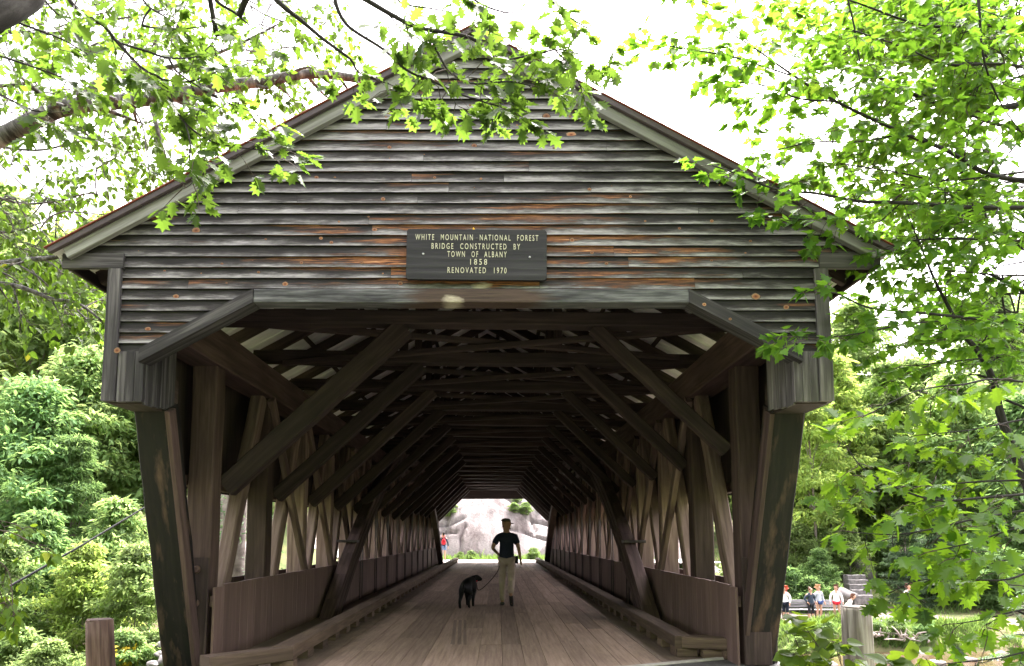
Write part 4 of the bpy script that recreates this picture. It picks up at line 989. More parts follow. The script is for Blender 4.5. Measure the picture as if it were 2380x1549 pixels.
# granite outcrop beyond the far portal
mb = MB(); NX, NY = 230, 150
def rock_z(x, y):
    v = y-48.2-.6*mnoise.noise(Vector((x*.3, 0, 3)))
    h = 8.5*(1-math.exp(-max(0, v)/4.2)) if v > 0 else -1+v
    h *= .92+.25*mnoise.noise(Vector((x*.11, y*.1, 9)))
    e = sstep(-13, -6.5, x)*(1-sstep(10, 17, x))
    led = mnoise.noise(Vector((x*.5, y*.6, 2)))
    h += .28*led+.12*mnoise.noise(Vector((x*1.6, y*1.6, 1)))
    ridge = sstep(.0, .5, (x-(.4+.55*(y-48)))) # right block steps back along a joint
    h -= 1.0*ridge*sstep(48.5, 51, y)
    h -= .7*sstep(.0, .35, -(x+3.0-.12*(y-48)))*sstep(48.5, 50, y)
    return h*e-1.5*(1-e)
JT = [[(1120, 1130), (1165, 1152), (1190, 1165), (1212, 1190), (1240, 1212), (1300, 1226)], [(1000, 1224), (1045, 1219), (1078, 1203)], [(1172, 1228), (1205, 1232), (1240, 1246), (1300, 1262)], [(1005, 1240), (1062, 1236)], [(1080, 1222), (1070, 1250), (1068, 1300)], [(1235, 1212), (1245, 1232), (1240, 1246)]]
JT = [[at(px, py, 50.5) for px, py in l] for l in JT]
def joint(p):
    m_ = 9.
    q = CAM+(Vector(p)-CAM)*((50.5)/(p[1]))
    for l in JT:
        for a, b in zip(l, l[1:]):
            u = b-a; t_ = max(0, min(1, (q-a).dot(u)/u.dot(u))); m_ = min(m_, (q-a-u*t_).length)
    return m_
JD = []
for j in range(NY+1):
    for i in range(NX+1):
        x = -14+32*i/NX; y = 47.4+18*(j/NY)**1.5; z = rock_z(x, y)-.1
        d_ = joint((x, y, z)) if -7 < x < 8 and y < 58 else 9
        JD.append(d_); mb.v.append((x, y+.3*max(0, 1-d_/.13), z-.2*max(0, 1-d_/.13)))
for j in range(NY):
    for i in range(NX): a = j*(NX+1)+i; mb.face((a, a+1, a+NX+2, a+NX+1), None, .5, 0, True)
tag(mb.build('rock_outcrop', M['granite']), 'broad pale granite outcrop beyond the far end of the bridge', 'rock')

# ================================================================== trees
def crown_proto(name, rad, h0, h1, nclump, per, sz, shape, seed, mat, kind='blade', flat=.45, gap=.0):
    """leaf clumps spread through the volume of a crown; local origin at the foot of the tree"""
    rs = np.random.RandomState(seed); C_ = []
    for i in range(nclump):
        u = rs.rand()**.8; z = h0+(h1-h0)*u
        if shape == 'round': rr = rad*math.sin(math.pi*min(1, .12+.86*u)**.85)
        elif shape == 'cone': rr = rad*(1-u)**.9+.15
        else: rr = rad*(1-.35*u)
        th = rs.rand()*6.283; rr *= 1+.28*math.sin(th*2+seed+u*5)+.18*math.sin(th*3-u*9+seed*2); q = rr*math.sqrt(rs.uniform(.12, 1))
        C_.append((q*math.cos(th), q*math.sin(th), z))
    C_ = np.array(C_); n = nclump*per
    cs = rad*.36*rs.uniform(.5, 1.3, nclump)
    off = rs.normal(0, 1, (nclump, per, 3)); off /= np.linalg.norm(off, axis=2)[..., None]; off *= rs.uniform(.25, 1, (nclump, per, 1))**.5
    off[..., 2] = off[..., 2]*flat
    P = (C_[:, None]+off*cs[:, None, None]).reshape(-1, 3)
    out = (off*np.array([1, 1, .4])).reshape(-1, 3)+rs.normal(0, .45, (n, 3)); out[:, 2] -= .25
    N = rs.normal(0, .45, (n, 3)); N[:, 2] += 1
    T = np.clip(np.repeat(rs.uniform(.0, .75, nclump), per)+rs.normal(0, .15, n), 0, .93)
    return leaves(name, kind, P, out, N, rs.uniform(.7, 1.3, n)*sz, T, mat, None), C_
def trunk_proto(name, h, r, C_, mat, lean=.0, nl=14, white=False):
    mb = MB(); pts = []; rr = []
    for k in range(9):
        t = k/8; pts.append(Vector((lean*h*t+.06*math.sin(t*5)*h*.12, .03*math.cos(t*4)*h*.1, h*t-.6*(1-t)))); rr.append(r*(1-.8*t)*(1.25 if k == 0 else 1))
    mb.tube(pts, rr, 8)
    for c in C_[:nl]:
        k = max(1.5, min(7.4, (c[2]-.18*h)/h*8)); i = int(k); a = pts[i].lerp(pts[min(8, i+1)], k-i); b = Vector(c)
        mb.tube(smooth([a, a.lerp(b, .5)+Vector((0, 0, .05*h)), b], 3), [rr[i]*.5, rr[i]*.42, rr[i]*.36, rr[i]*.3, rr[i]*.22, rr[i]*.15, rr[i]*.08], 5)
    return mb.build(name, mat)
PROTO = {}
def proto(key, rad, h, h0, nclump, per, sz, shape, seed, leafm, barkm, kind='blade', flat=.45, tr=.16, nl=14):
    cr, C_ = crown_proto('crown', rad, h0, h, nclump, per, sz, shape, seed, M[leafm], kind, flat)
    tk = trunk_proto('trunk', h*.92, tr, C_, M[barkm], 0, nl)
    PROTO[key] = [cr, tk]
used = {}
def plant(key, loc, sc, rz, name, label, cat, group=None, mat=None):
    root = thing(name, loc, label, cat, group); root.rotation_euler = (0, 0, rz); root.scale = (sc,)*3 if not hasattr(sc, '__len__') else sc
    for o in PROTO[key]:
        c = o.copy(); COL.objects.link(c); c.parent = root
        if mat and o.name.startswith(('crown', 'foliage')):
            mk = (o.data.name, mat)
            if mk not in used: d = o.data.copy(); d.materials[0] = M[mat]; used[mk] = d
            c.data = used[mk]
    return root
proto('broad', 3.8, 13, 1.6, 170, 90, .42, 'round', 1, 'forestleaf', 'bark', flat=.4, tr=.17)
proto('tall', 3.0, 17, 3.2, 170, 90, .42, 'round', 2, 'forestleaf', 'bark', flat=.4, tr=.18)
proto('slim', 2.1, 14, 3.2, 100, 80, .36, 'round', 3, 'forestleaf_yellow', 'bark', flat=.4, tr=.11)
proto('young', 1.9, 6.5, .4, 100, 80, .27, 'round', 4, 'forestleaf', 'bark', flat=.4, tr=.07)
proto('hemlock', 2.0, 9, .6, 120, 130, .26, 'cone', 5, 'needle', 'bark', 'needle', .22, .12, 30)
proto('pine', 2.4, 16, 5, 90, 150, .26, 'cone', 6, 'pineneedle', 'bark', 'needle', .4, .2, 30)
proto('shrub', 1.1, 1.9, .1, 60, 80, .17, 'round', 7, 'shrubleaf', 'bark', flat=.45, tr=.02)
proto('bush', 1.3, 2.6, .1, 80, 70, .21, 'round', 8, 'forestleaf', 'bark', flat=.42, tr=.03)
for v in PROTO.values():
    for o in v: COL.objects.unlink(o)
PL = [  # key, px, Y, scale, name, label, leaf
 ('broad', 40, 44, 1.2, 'tall_broadleaf_tree', 'pale green broad tree on the far slope at the left edge', None),
 ('broad', 130, 50, 1.35, 'tall_broadleaf_tree', 'yellow green tree high on the slope left of the bridge', 'forestleaf_yellow'),
 ('tall', 225, 46, 1.1, 'tall_broadleaf_tree', 'tall pale tree just left of the gable corner board', 'forestleaf_yellow'),
 ('broad', 300, 40, 1.05, 'broadleaf_tree', 'mid green tree right behind the left portal post', None),
 ('broad', 175, 34, .80, 'broadleaf_tree', 'layered green tree in the middle of the left slope', None),
 ('broad', 60, 31, .72, 'broadleaf_tree', 'dark green tree low on the left slope at the picture edge', 'forestleaf_deep'),
 ('hemlock', 160, 30, .8, 'hemlock_tree', 'dark hemlock in the shade of the left slope', 'forestleaf_deep'),
 ('young', 270, 27, .85, 'young_tree', 'fresh green young tree beside the left portal post', None),
 ('young', 90, 26, .75, 'young_tree', 'low bright green young tree above the slanting cable', 'forestleaf_deep'),
 ('young', 200, 24.5, .62, 'young_tree', 'yellow green sapling over the herbs behind the reddish post', 'forestleaf_yellow'),
 ('young', 320, 24, .60, 'young_tree', 'green sapling between the reddish post and the portal', None),
 ('young', 10, 24, .62, 'young_tree', 'green sapling in the lower left corner above the herbs', None),
 ('tall', -60, 52, 1.3, 'tall_broadleaf_tree', 'tallest pale tree beyond the left edge branches', None),
 ('broad', 480, 36, .95, 'broadleaf_tree', 'green tree seen through the first left truss opening', None),
 ('broad', 620, 44, 1.0, 'broadleaf_tree', 'green tree seen through the middle of the left truss', None),
 ('broad', 760, 58, 1.2, 'broadleaf_tree', 'tree deep in the woods behind the left truss', None),
 ('broad', 1930, 56, 1.15, 'broadleaf_tree', 'pale green tree close to the right portal post', 'forestleaf_yellow'),
 ('tall', 2010, 60, 1.2, 'tall_broadleaf_tree', 'tall pale tree above the upper bench on the right', 'forestleaf'),
 ('slim', 1895, 47, .95, 'slender_tree', 'slender tree with a bare grey trunk behind the left bench', None),
 ('slim', 1960, 50, 1.0, 'slender_tree', 'yellow green slender tree between the post and the steps', 'forestleaf_yellow'),
 ('slim', 2075, 52, 1.0, 'slender_tree', 'slender tree beside the rail fence', 'forestleaf'),
 ('broad', 2150, 58, 1.1, 'broadleaf_tree', 'light green broad tree behind the rail fence', None),
 ('broad', 2250, 50, 1.0, 'broadleaf_tree', 'mid green tree on the right slope behind the oak twigs', None),
 ('tall', 2340, 56, 1.15, 'tall_broadleaf_tree', 'tall green tree at the right edge of the far bank', None),
 ('tall', 2460, 60, 1.2, 'tall_broadleaf_tree', 'tall tree beyond the right edge of the far bank', None),
 ('broad', 2420, 46, .9, 'broadleaf_tree', 'deep green tree at the right edge behind the hemlock', 'forestleaf_deep'),
 ('young', 1975, 46, .55, 'young_tree', 'leafy young tree left of the stone steps', None),
 ('young', 1905, 43.5, .5, 'young_tree', 'low green tree directly behind the women on the bank', 'forestleaf_deep'),
 ('hemlock', 2105, 42.5, .62, 'hemlock_tree', 'soft green hemlock behind the man in stripes', None),
 ('hemlock', 2190, 43, .75, 'hemlock_tree', 'blue green hemlock right of the stone steps', None),
 ('broad', 1760, 60, 1.2, 'broadleaf_tree', 'tree in the woods seen through the right truss opening', None),
 ('broad', 1650, 66, 1.2, 'broadleaf_tree', 'tree far behind the middle of the right truss', None),
 ('young', 1740, 42, .8, 'young_tree', 'green young tree behind the right half wall', None),
 ('pine', 700, 50, 1.55, 'white_pine', 'pale white pine showing above the left roof slope', None),
]
for i, (k, px, Y, sc, nm, lb, mt) in enumerate(PL):
    x = at(px, 1300, Y).x
    plant(k, (x, Y, gz(x, Y)-.1), sc*rng.uniform(.95, 1.05), rng.uniform(0, 6.28), nm, lb, 'tree', 'trees on the far bank', mt)
# a big pine trunk close to the left side of the bridge
mb = MB(); PT = thing('pine_tree', (-6.3, 18.5, -4.2), 'big pine with grey ridged trunk seen through the first left opening', 'tree')
mb.tube([(0, 0, -.5), (0, 0, 3), (.05, 0, 8), (.1, .1, 14)], [.42, .35, .3, .16], 12); mb.build('trunk', M['bark'], PT)
L_ = LV()
for k in range(80):
    z = rng.uniform(4.6, 13); th = rng.uniform(0, 6.28); q = rng.uniform(.4, 1.9)*(1 if z < 9 else .7); c = Vector((q*math.cos(th), q*math.sin(th), z))
    for j in range(45): L_.add(c+rv()*.16, rv()+Vector((math.cos(th), math.sin(th), .3)), rv(), rng.uniform(.12, .2), rng.uniform(.2, .8))
L_.build('crown', 'needle', M['pineneedle'], PT)
# shrubs
SH = [('shrub', 2075, 35.0, .52, 'willow_bush', 'pale willow bush above the bleached roots'), ('shrub', 2140, 35.0, .5, 'willow_bush', 'right half of the pale willow growth on the river edge'), ('shrub', 2030, 35.0, .42, 'willow_bush', 'pale willow bush right behind the grey wooden post'),
      ('shrub', 1915, 35.2, .34, 'low_bush', 'low pale bush on the bank left of the grey post'), ('bush', 1850, 34.2, .38, 'low_bush', 'green bush at the foot of the right portal post'), ('bush', 1880, 41.5, .75, 'dark_bush', 'brownish green juniper bush behind the left bench'),
      ('bush', 1830, 42.5, .9, 'dark_bush', 'dark bush between the right portal post and the benches'), ('bush', 1935, 42.5, .6, 'leafy_bush', 'green bush left of the round boulder'), ('bush', 1905, 34.0, .4, 'low_bush', 'small green bush over the water left of the grey post'),
      ('bush', 1850, 47, 1.3, 'leafy_bush', 'big shadowy bush under the upper bench next to the post'), ('bush', 1905, 48, 1.1, 'leafy_bush', 'broad bush below the slender yellow green tree'), ('bush', 1950, 49, 1.0, 'leafy_bush', 'bush right beside the top of the stone steps on their left'),
      ('bush', 2070, 47, 1.1, 'leafy_bush', 'bush right of the pointed grey boulder'), ('bush', 2150, 45, 1.2, 'leafy_bush', 'bush between the man in stripes and the right slope'), ('bush', 2240, 44, 1.3, 'leafy_bush', 'wide bush low on the right slope behind the oak twigs'), ('bush', 2330, 42, 1.3, 'leafy_bush', 'wide bush behind the dark hemlock boughs'), ('bush', 2000, 55, 1.5, 'leafy_bush', 'large bush behind the rail fence'), ('bush', 2100, 57, 1.6, 'leafy_bush', 'large bush at the right end of the rail fence'),
      ('bush', 60, 21.5, .62, 'leafy_bush', 'green bush under the slanting cable at the lower left'), ('bush', 130, 20.5, .55, 'leafy_bush', 'bright bush left of the reddish post'), ('bush', 300, 21.5, .6, 'leafy_bush', 'bright green bush right of the reddish post'), ('bush', 370, 22.5, .55, 'leafy_bush', 'dark green bush touching the left portal post'),
      ('shrub', 60, 19.5, .6, 'herb_clump', 'pale herb clump in the lower left corner'), ('shrub', 150, 19.2, .5, 'herb_clump', 'pale herb clump just left of the reddish post'), ('shrub', 330, 19.6, .5, 'herb_clump', 'pale flowering herb clump right of the reddish post'),
      ('shrub', 1095, 47.5, .33, 'roadside_shrub', 'low grassy shrub at the foot of the granite outcrop, left one'), ('shrub', 1240, 47.4, .42, 'roadside_shrub', 'low grassy shrub at the foot of the granite right of the man'),
      ('shrub', 1070, 47.6, .28, 'roadside_shrub', 'smallest grassy shrub at the foot of the granite')]
for i, (k, px, Y, sc, nm, lb) in enumerate(SH):
    x = at(px, 1300, Y).x; z = max(gz(x, Y), rock_z(x, Y)-.1 if -9 < x < 12 and Y > 47 else -9)
    plant(k, (x, Y, z-.05), sc, rng.uniform(0, 6.28), nm, lb, 'bush', None, 'forestleaf_deep' if 'dark' in nm or px > 2100 else None)
for px, py, sc, lb in ((1046, 1205, .55, 'bright bush on the left shoulder of the granite beside the portal'), (1195, 1195, .35, 'small shrub rooted in a crack of the granite above the man'), (1222, 1200, .45, 'larger shrub on the granite ledge, upper right'), (1255, 1190, .35, 'shrub on the granite at the right portal edge'), (1200, 1170, .3, 'shrub at the top of the granite under the portal beam')):
    best = None
    for k in range(60):
        Y = 48.4+.15*k; p = at(px, py, Y)
        if rock_z(p.x, Y)-.1 >= p.z: best = (p.x, Y, rock_z(p.x, Y)-.15); break
    if best: plant('shrub', best, sc, rng.uniform(0, 6), 'ledge_shrub', lb, 'bush')
# the woods behind, read as one mass
rs = np.random.RandomState(11); W_ = LV()
PW, DW, NW, SW, TW = [], [], [], [], []
for i in range(330):
    y = rs.uniform(62, 110); x = rs.uniform(-80, 85)
    if -8 < x < 9 and y < 70: continue
    h = rs.uniform(8, 14); g0 = gz(x, y); n = 130; nc = 4
    for c in range(nc):
        cc = np.array([x, y, g0+h*(.25+.25*c)*rs.uniform(.8, 1.1)]); q = rs.normal(0, 1, (n, 3))*np.array([2.1, 2.1, 1.2]); PW.append(cc+q)
        d_ = q*.5+rs.normal(0, .5, (n, 3)); DW.append(d_); nn = rs.normal(0, .5, (n, 3)); nn[:, 2] += 1; NW.append(nn); SW.append(rs.uniform(.4, .85, n)); TW.append(np.clip(rs.uniform(.2, .8)+rs.normal(0, .1, n), 0, .9))
for i in range(45):  # unseen trees behind the camera, added to shade the gable
    x, y = rs.uniform(-32, 32), rs.uniform(-30, -7)
    h = rs.uniform(10, 15); n = 150
    for c in range(5):
        cc = np.array([x, y, h*(.12+.21*c)]); q = rs.normal(0, 1, (n, 3))*np.array([2., 2., 1.2]); PW.append(cc+q); DW.append(q*.5+rs.normal(0, .5, (n, 3))); nn = rs.normal(0, .5, (n, 3)); nn[:, 2] += 1; NW.append(nn); SW.append(rs.uniform(.4, .85, n)); TW.append(np.clip(rs.uniform(.2, .8)+rs.normal(0, .1, n), 0, .9))
o = leaves('woods', 'blade', np.concatenate(PW), np.concatenate(DW), np.concatenate(NW), np.concatenate(SW), np.concatenate(TW), M['forestleaf'])
tag(o, 'mass of pale green woods rising behind the far bank, plus unseen trees added for shade', 'woods', kind='stuff')
# herbs and grass on the banks
PW = []; 
for i in range(52000):
    if rs.rand() < .45: x, y = rs.uniform(-16, -3.4), rs.uniform(18.5, 27)
    elif rs.rand() < .6: x, y = rs.uniform(6, 24), rs.uniform(34.3, 37)
    else: x, y = rs.uniform(5, 26), rs.uniform(41, 58)
    if y > 41 and 13 < x < 24 and rs.rand() < .35: continue
    z = gz(x, y)
    if z > WATER+.1: PW.append((x, y, z-.02))
PW = np.array(PW); n = len(PW); D_ = rs.normal(0, .4, (n, 3)); D_[:, 2] += 1
dens = np.array([mnoise.noise(Vector((p[0]*.8, p[1]*.8, 0))) for p in PW])
o = leaves('undergrowth', 'grass', PW, D_, rs.normal(0, 1, (n, 3)), np.clip(.28+dens*.5, .1, .8)*rs.uniform(.6, 1.3, n), rs.uniform(.2, .95, n), M['shrubleaf'])
tag(o, 'grass and herbs covering the river banks', 'grass', kind='stuff')
PW = np.stack([rs.uniform(-12, 13, 4000), rs.uniform(47.0, 48.3, 4000)], 1); PW = np.array([(x, y, max(gz(x, y), rock_z(x, y)-.1)-.02) for x, y in PW]); n = len(PW); D_ = rs.normal(0, .4, (n, 3)); D_[:, 2] += 1
o = leaves('verge_grass', 'grass', PW, D_, rs.normal(0, 1, (n, 3)), rs.uniform(.15, .5, n), rs.uniform(.2, .95, n), M['shrubleaf'])
tag(o, 'tufts of grass along the foot of the granite', 'grass', kind='stuff')

# ------------------------------------------------------------------ near trees with real leaves
class Tree:
    def __init__(s, name, loc, label, leaf, size, leafm, barkm, droop=.35, horiz=.0):
        s.root = thing(name, loc, label, 'tree', world=True); s.mb = MB(); s.L = LV(); s.leaf, s.size, s.leafm, s.barkm, s.droop, s.horiz = leaf, size, leafm, barkm, droop, horiz
        s.tw = s.mb; s.joint = []
    def sprig(s, a, d, L, n, r=.004):
        """a twig with n leaves toward its end"""
        d = d.normalized(); b = a+d*L*.5+rv()*L*.05; c = a+d*L+Vector((0, 0, -s.droop*L*.35))
        s.tw.tube([a, b, c], [r, r*.75, r*.4], 4, 1, cap=False)
        for k in range(n):
            t = rng.uniform(.35, 1.05) if k < n-3 else 1.0
            p = a.lerp(b, t*2) if t < .5 else b.lerp(c, (t-.5)*2)
            q = rv(); q.z *= .45; q = q.normalized()
            ld = (d*.65+q*.9+Vector((0, 0, -s.droop*rng.uniform(.3, 1.5)))).normalized()
            nn = Vector((rng.gauss(0, .4), rng.gauss(0, .4)-.25, 1.0))
            sz = s.size*rng.uniform(.65, 1.2)
            pt = p+ld*sz*.28
            if s.leaf in ('birch', 'maple'): s.tw.tube([p, pt], [.0016, .0012], 3, 1, cap=False)
            s.L.add(pt, ld, nn, sz, rng.triangular(.0, .96, .45))
    def branch(s, pts, r0, r1, side=.26, sl=.8, twig=.28, leaves_=6, bare=.15, sub=True, sm=5):
        P = smooth(pts, sm); n = len(P); rr = [r0+(r1-r0)*(i/(n-1))**.8 for i in range(n)]
        if not s.joint: s.joint = [Vector(v) for v in s.mb.v]
        if s.joint:
            q0 = min(s.joint, key=lambda v: (v-P[0]).length_squared); dq = (P[0]-q0).length
            if dq > .03: s.mb.tube(smooth([q0, q0.lerp(P[0], .5)+rv()*dq*.05, P[0]], 4), [rr[0]]*9, 6)
        s.mb.tube(P, rr, 8); s.joint += P
        Ls = [0]
        for i in range(1, n): Ls.append(Ls[-1]+(P[i]-P[i-1]).length)
        T = Ls[-1]; q = T*bare+rng.uniform(0, side); sg = 1
        while q < T:
            i = max(k for k in range(n) if Ls[k] <= q); i = min(i, n-2); t = (q-Ls[i])/max(1e-6, Ls[i+1]-Ls[i])
            p = P[i].lerp(P[i+1], t); d = (P[i+1]-P[i]).normalized()
            lat = d.cross(Vector((0, 0, 1)))
            if lat.length < .2: lat = rv()
            lat = (lat.normalized()+rv()*(.35 if s.horiz else .7)).normalized()
            dd = (d*.75+lat*sg*.85+Vector((0, 0, rng.uniform(-.35, .25)-s.droop*.3))).normalized()
            L = sl*rng.uniform(.5, 1.1)*(1-.55*q/T)
            if sub:
                e = p+dd*L+Vector((0, 0, -s.droop*L*.3)); mid = p.lerp(e, .5)+rv()*L*.08
                Q = smooth([p, mid, e], 3); s.mb.tube(Q, [max(.0035, rr[i]*.45)*(1-.75*k/(len(Q)-1)) for k in range(len(Q))], 5, cap=False)
                m_ = max(2, int(L/.11))
                for k in range(m_):
                    tt = .2+.8*(k+1)/m_; j = min(len(Q)-2, int(tt*(len(Q)-1))); pp = Q[j].lerp(Q[j+1], tt*(len(Q)-1)-j); d2 = (Q[j+1]-Q[j]).normalized()
                    l2 = d2.cross(Vector((0, 0, 1))).normalized()*(1 if k % 2 else -1)
                    s.sprig(pp, d2*.8+l2*.8+rv()*.3, twig*rng.uniform(.5, 1.1), leaves_)
            else: s.sprig(p, dd, twig, leaves_)
            q += side*rng.uniform(.6, 1.4); sg = -sg
        s.sprig(P[-1], P[-1]-P[-2], twig, leaves_+2)
    def finish(s):
        print('LEAVES', s.root.name, len(s.L.P))
        s.mb.build('trunk', [M[s.barkm], M['twig']], s.root); s.L.build('crown', s.leaf, M[s.leafm], s.root, fold=.12, curl=.2)
def pix(l): return [at(*p) for p in l]

# red oak leaning in from the left, its limb just above the picture
OK = Tree('red_oak', (-5.2, 3.2, -1.2), 'red oak with big lobed leaves hanging in front of the gable from above', 'oak', .118, 'oakleaf', 'oakbark', .4)
OK.mb.tube(smooth([(-5.2, 3.2, -1.8), (-5.1, 3.3, 2), (-4.7, 3.6, 4.6), (-3.6, 4.0, 5.4), (-2.2, 4.4, 5.75), (-.8, 4.6, 5.8), (.6, 4.7, 5.7), (1.5, 4.8, 5.6)], 4), [.30-.288*(i/28)**.8 for i in range(29)], 10)
OK.mb.tube(smooth([Vector((-5.05, 3.35, 2.6)), Vector((-4.0, 3.5, 3.5))]+pix([(-160, 130, 3.7), (-60, 55, 3.8), (10, 22, 3.9), (60, -8, 4.0), (130, -60, 4.1), (420, -230, 4.4)]), 4), [.085]*22+[.075, .065, .055, .045, .035, .025, .012], 10)
for pts, r0, kw in [
  ([(120, -90, 4.5), (165, 5, 4.5), (205, 38, 4.55), (243, 62, 4.6), (273, 99, 4.65), (328, 157, 4.7), (376, 185, 4.75), (393, 226, 4.8), (431, 287, 4.85), (489, 328, 4.9), (547, 342, 4.95), (640, 352, 5.0)], .016, dict(sl=.42, side=.2)),
  ([(273, 99, 4.65), (342, 120, 4.7), (393, 135, 4.8), (461, 130, 4.9), (505, 85, 5.0)], .009, dict(sl=.35)),
  ([(393, 135, 4.8), (410, 165, 4.8), (444, 191, 4.8), (520, 235, 4.85), (585, 260, 4.9)], .008, dict(sl=.4)),
  ([(376, 185, 4.75), (440, 190, 4.7), (510, 165, 4.75)], .007, dict(sl=.35)),
  ([(431, 287, 4.85), (442, 335, 4.75), (440, 385, 4.7), (450, 430, 4.65)], .006, dict(sl=.28, bare=.45)),
  ([(480, -60, 4.8), (502, 0, 4.8), (547, 31, 4.85), (584, 63, 4.9)], .018, dict(sl=.3, bare=.7)),
  ([(600, -60, 4.6), (642, 0, 4.6), (700, 48, 4.7), (752, 92, 4.75), (813, 137, 4.85), (837, 171, 4.9), (905, 196, 4.95)], .022, dict(sl=.3, bare=.5)),
  ([(770, -80, 4.8), (779, 0, 4.8), (796, 44, 4.8), (823, 72, 4.8), (892, 116, 4.8), (946, 164, 4.8), (1008, 191, 4.85), (1076, 222, 4.9), (1165, 250, 4.95), (1200, 265, 4.95)], .017, dict(sl=.34, side=.2, bare=.3)),
  ([(780, -40, 4.7), (851, 0, 4.7), (909, 34, 4.7), (974, 65, 4.7), (1083, 85, 4.75), (1131, 113, 4.8), (1165, 140, 4.85), (1227, 130, 4.9), (1302, 116, 5.0), (1370, 135, 5.05)], .02, dict(sl=.36, side=.2, bare=.12)),
  ([(994, 72, 4.75), (1021, 130, 4.75), (1049, 171, 4.75), (1100, 195, 4.8), (1180, 190, 4.85), (1235, 200, 4.9)], .009, dict(sl=.34, side=.18)),
  ([(1240, -60, 4.9), (1285, 5, 4.95), (1330, 45, 5.0), (1375, 70, 5.05)], .010, dict(sl=.3, side=.2)),
  ([(1050, -50, 4.9), (1110, 5, 4.9), (1180, 30, 4.95), (1250, 28, 5.0)], .010, dict(sl=.36, side=.18)),
  ([(880, -50, 5.0), (930, 5, 5.0), (1000, 20, 5.05), (1060, 30, 5.1)], .009, dict(sl=.32)),
  ([(1290, 116, 5.0), (1330, 160, 5.0), (1350, 205, 5.0)], .006, dict(sl=.22, side=.15)),
  ([(-60, 100, 4.3), (0, 130, 4.3), (60, 150, 4.35), (130, 175, 4.4)], .010, dict(sl=.4, side=.2)),
  ([(-60, 200, 4.4), (0, 220, 4.4), (70, 255, 4.45), (120, 262, 4.5)], .008, dict(sl=.35, side=.2)),
  ([(-40, 20, 4.4), (60, 60, 4.5), (140, 90, 4.6), (210, 130, 4.7)], .010, dict(sl=.4, side=.2)),
  ([(60, -60, 4.6), (120, 20, 4.7), (170, 60, 4.8), (200, 100, 4.9)], .009, dict(sl=.4, side=.2)),
  ([(300, -60, 4.9), (340, 10, 4.9), (400, 50, 5.0), (450, 95, 5.1)], .010, dict(sl=.4, side=.22)),
  ([(330, 60, 4.9), (400, 70, 5.0), (480, 60, 5.1)], .008, dict(sl=.36, side=.25)),
]:
    kw = {**dict(sl=.4, side=.24), **kw}; kw['side'] *= .6; kw['sl'] *= .72; OK.branch(pix(pts), r0, .004, leaves_=5, twig=.2, **kw)
OK.finish()

# birch behind it, beside the bridge
BI = Tree('birch_tree', (-8.2, 8.2, -1.6), 'birch with pale peeling limbs and small round leaves left of the roof', 'birch', .098, 'birchleaf', 'birch', .75)
BI.mb.tube(smooth([(-8.2, 8.2, -2.2), (-8.1, 8.2, 2), (-7.7, 8.2, 5), (-7.3, 8.3, 9)], 4), [.24-.012*i for i in range(13)], 10)
for pts, r0, r1, kw in [
  ([(-260, 400, 8.0), (-60, 345, 7.8), (0, 320, 7.8), (110, 265, 7.8), (180, 245, 7.8), (300, 235, 7.8), (400, 222, 7.9), (520, 200, 8.0), (610, 190, 8.1), (720, 172, 8.3), (820, 182, 8.5), (900, 200, 8.7)], .12, .042, dict(bare=.3, sl=1.0, side=.3)),
  ([(110, 265, 7.8), (180, 240, 7.8), (215, 205, 7.8), (260, 170, 7.85), (310, 165, 7.9), (430, 150, 8.0), (540, 110, 8.1), (640, 60, 8.2)], .06, .012, dict(bare=.25, sl=.9, side=.28)),
  ([(-200, 640, 8.2), (0, 614, 8.0), (60, 605, 7.9), (115, 600, 7.8), (170, 590, 7.8)], .045, .02, dict(bare=.3, sl=.8, side=.28)),
  ([(-200, 640, 8.2), (0, 660, 8.0), (60, 672, 7.95), (120, 695, 7.9), (180, 705, 7.9), (235, 745, 7.8)], .04, .012, dict(bare=.2, sl=.7, side=.25)),
  ([(-100, 420, 8.4), (30, 470, 8.5), (120, 470, 8.6), (210, 450, 8.7), (270, 470, 8.8)], .02, .006, dict(sl=.8, side=.26)),
  ([(-100, 530, 8.6), (20, 540, 8.6), (90, 520, 8.6), (150, 510, 8.6)], .018, .006, dict(sl=.7, side=.26)),
  ([(300, 235, 7.8), (330, 290, 7.8), (340, 350, 7.8), (350, 430, 7.8)], .012, .004, dict(sl=.6, side=.2)),
  ([(180, 245, 7.8), (200, 310, 7.8), (230, 360, 7.8), (250, 440, 7.8)], .012, .004, dict(sl=.6, side=.2)),
  ([(430, 225, 7.9), (460, 270, 7.9), (480, 310, 7.9), (500, 350, 7.9)], .010, .004, dict(sl=.5, side=.2)),
  ([(-80, 60, 8.6), (100, 80, 8.6), (250, 50, 8.6), (400, 20, 8.6)], .03, .008, dict(sl=1.0, side=.3)),
  ([(-80, 200, 9), (80, 190, 9), (200, 110, 9), (330, 90, 9)], .03, .008, dict(sl=1.0, side=.3)),
  ([(540, 110, 8.1), (600, 120, 8.3), (680, 110, 8.5), (760, 120, 8.6)], .012, .005, dict(sl=.6, side=.25)),
  ([(640, 60, 8.2), (700, 40, 8.4), (780, 70, 8.6)], .010, .004, dict(sl=.6, side=.25)),
  ([(610, 190, 8.1), (640, 220, 8.2), (690, 240, 8.4)], .009, .004, dict(sl=.5, side=.2)),
  ([(-80, 330, 9.4), (80, 350, 9.4), (180, 330, 9.4), (280, 320, 9.4), (380, 300, 9.3)], .02, .005, dict(sl=.8, side=.3)),
]:
    BI.branch(pix(pts), r0, r1, leaves_=6, twig=.26, **{**kw, 'side': kw['side']*.7})
fr = random.Random(5)
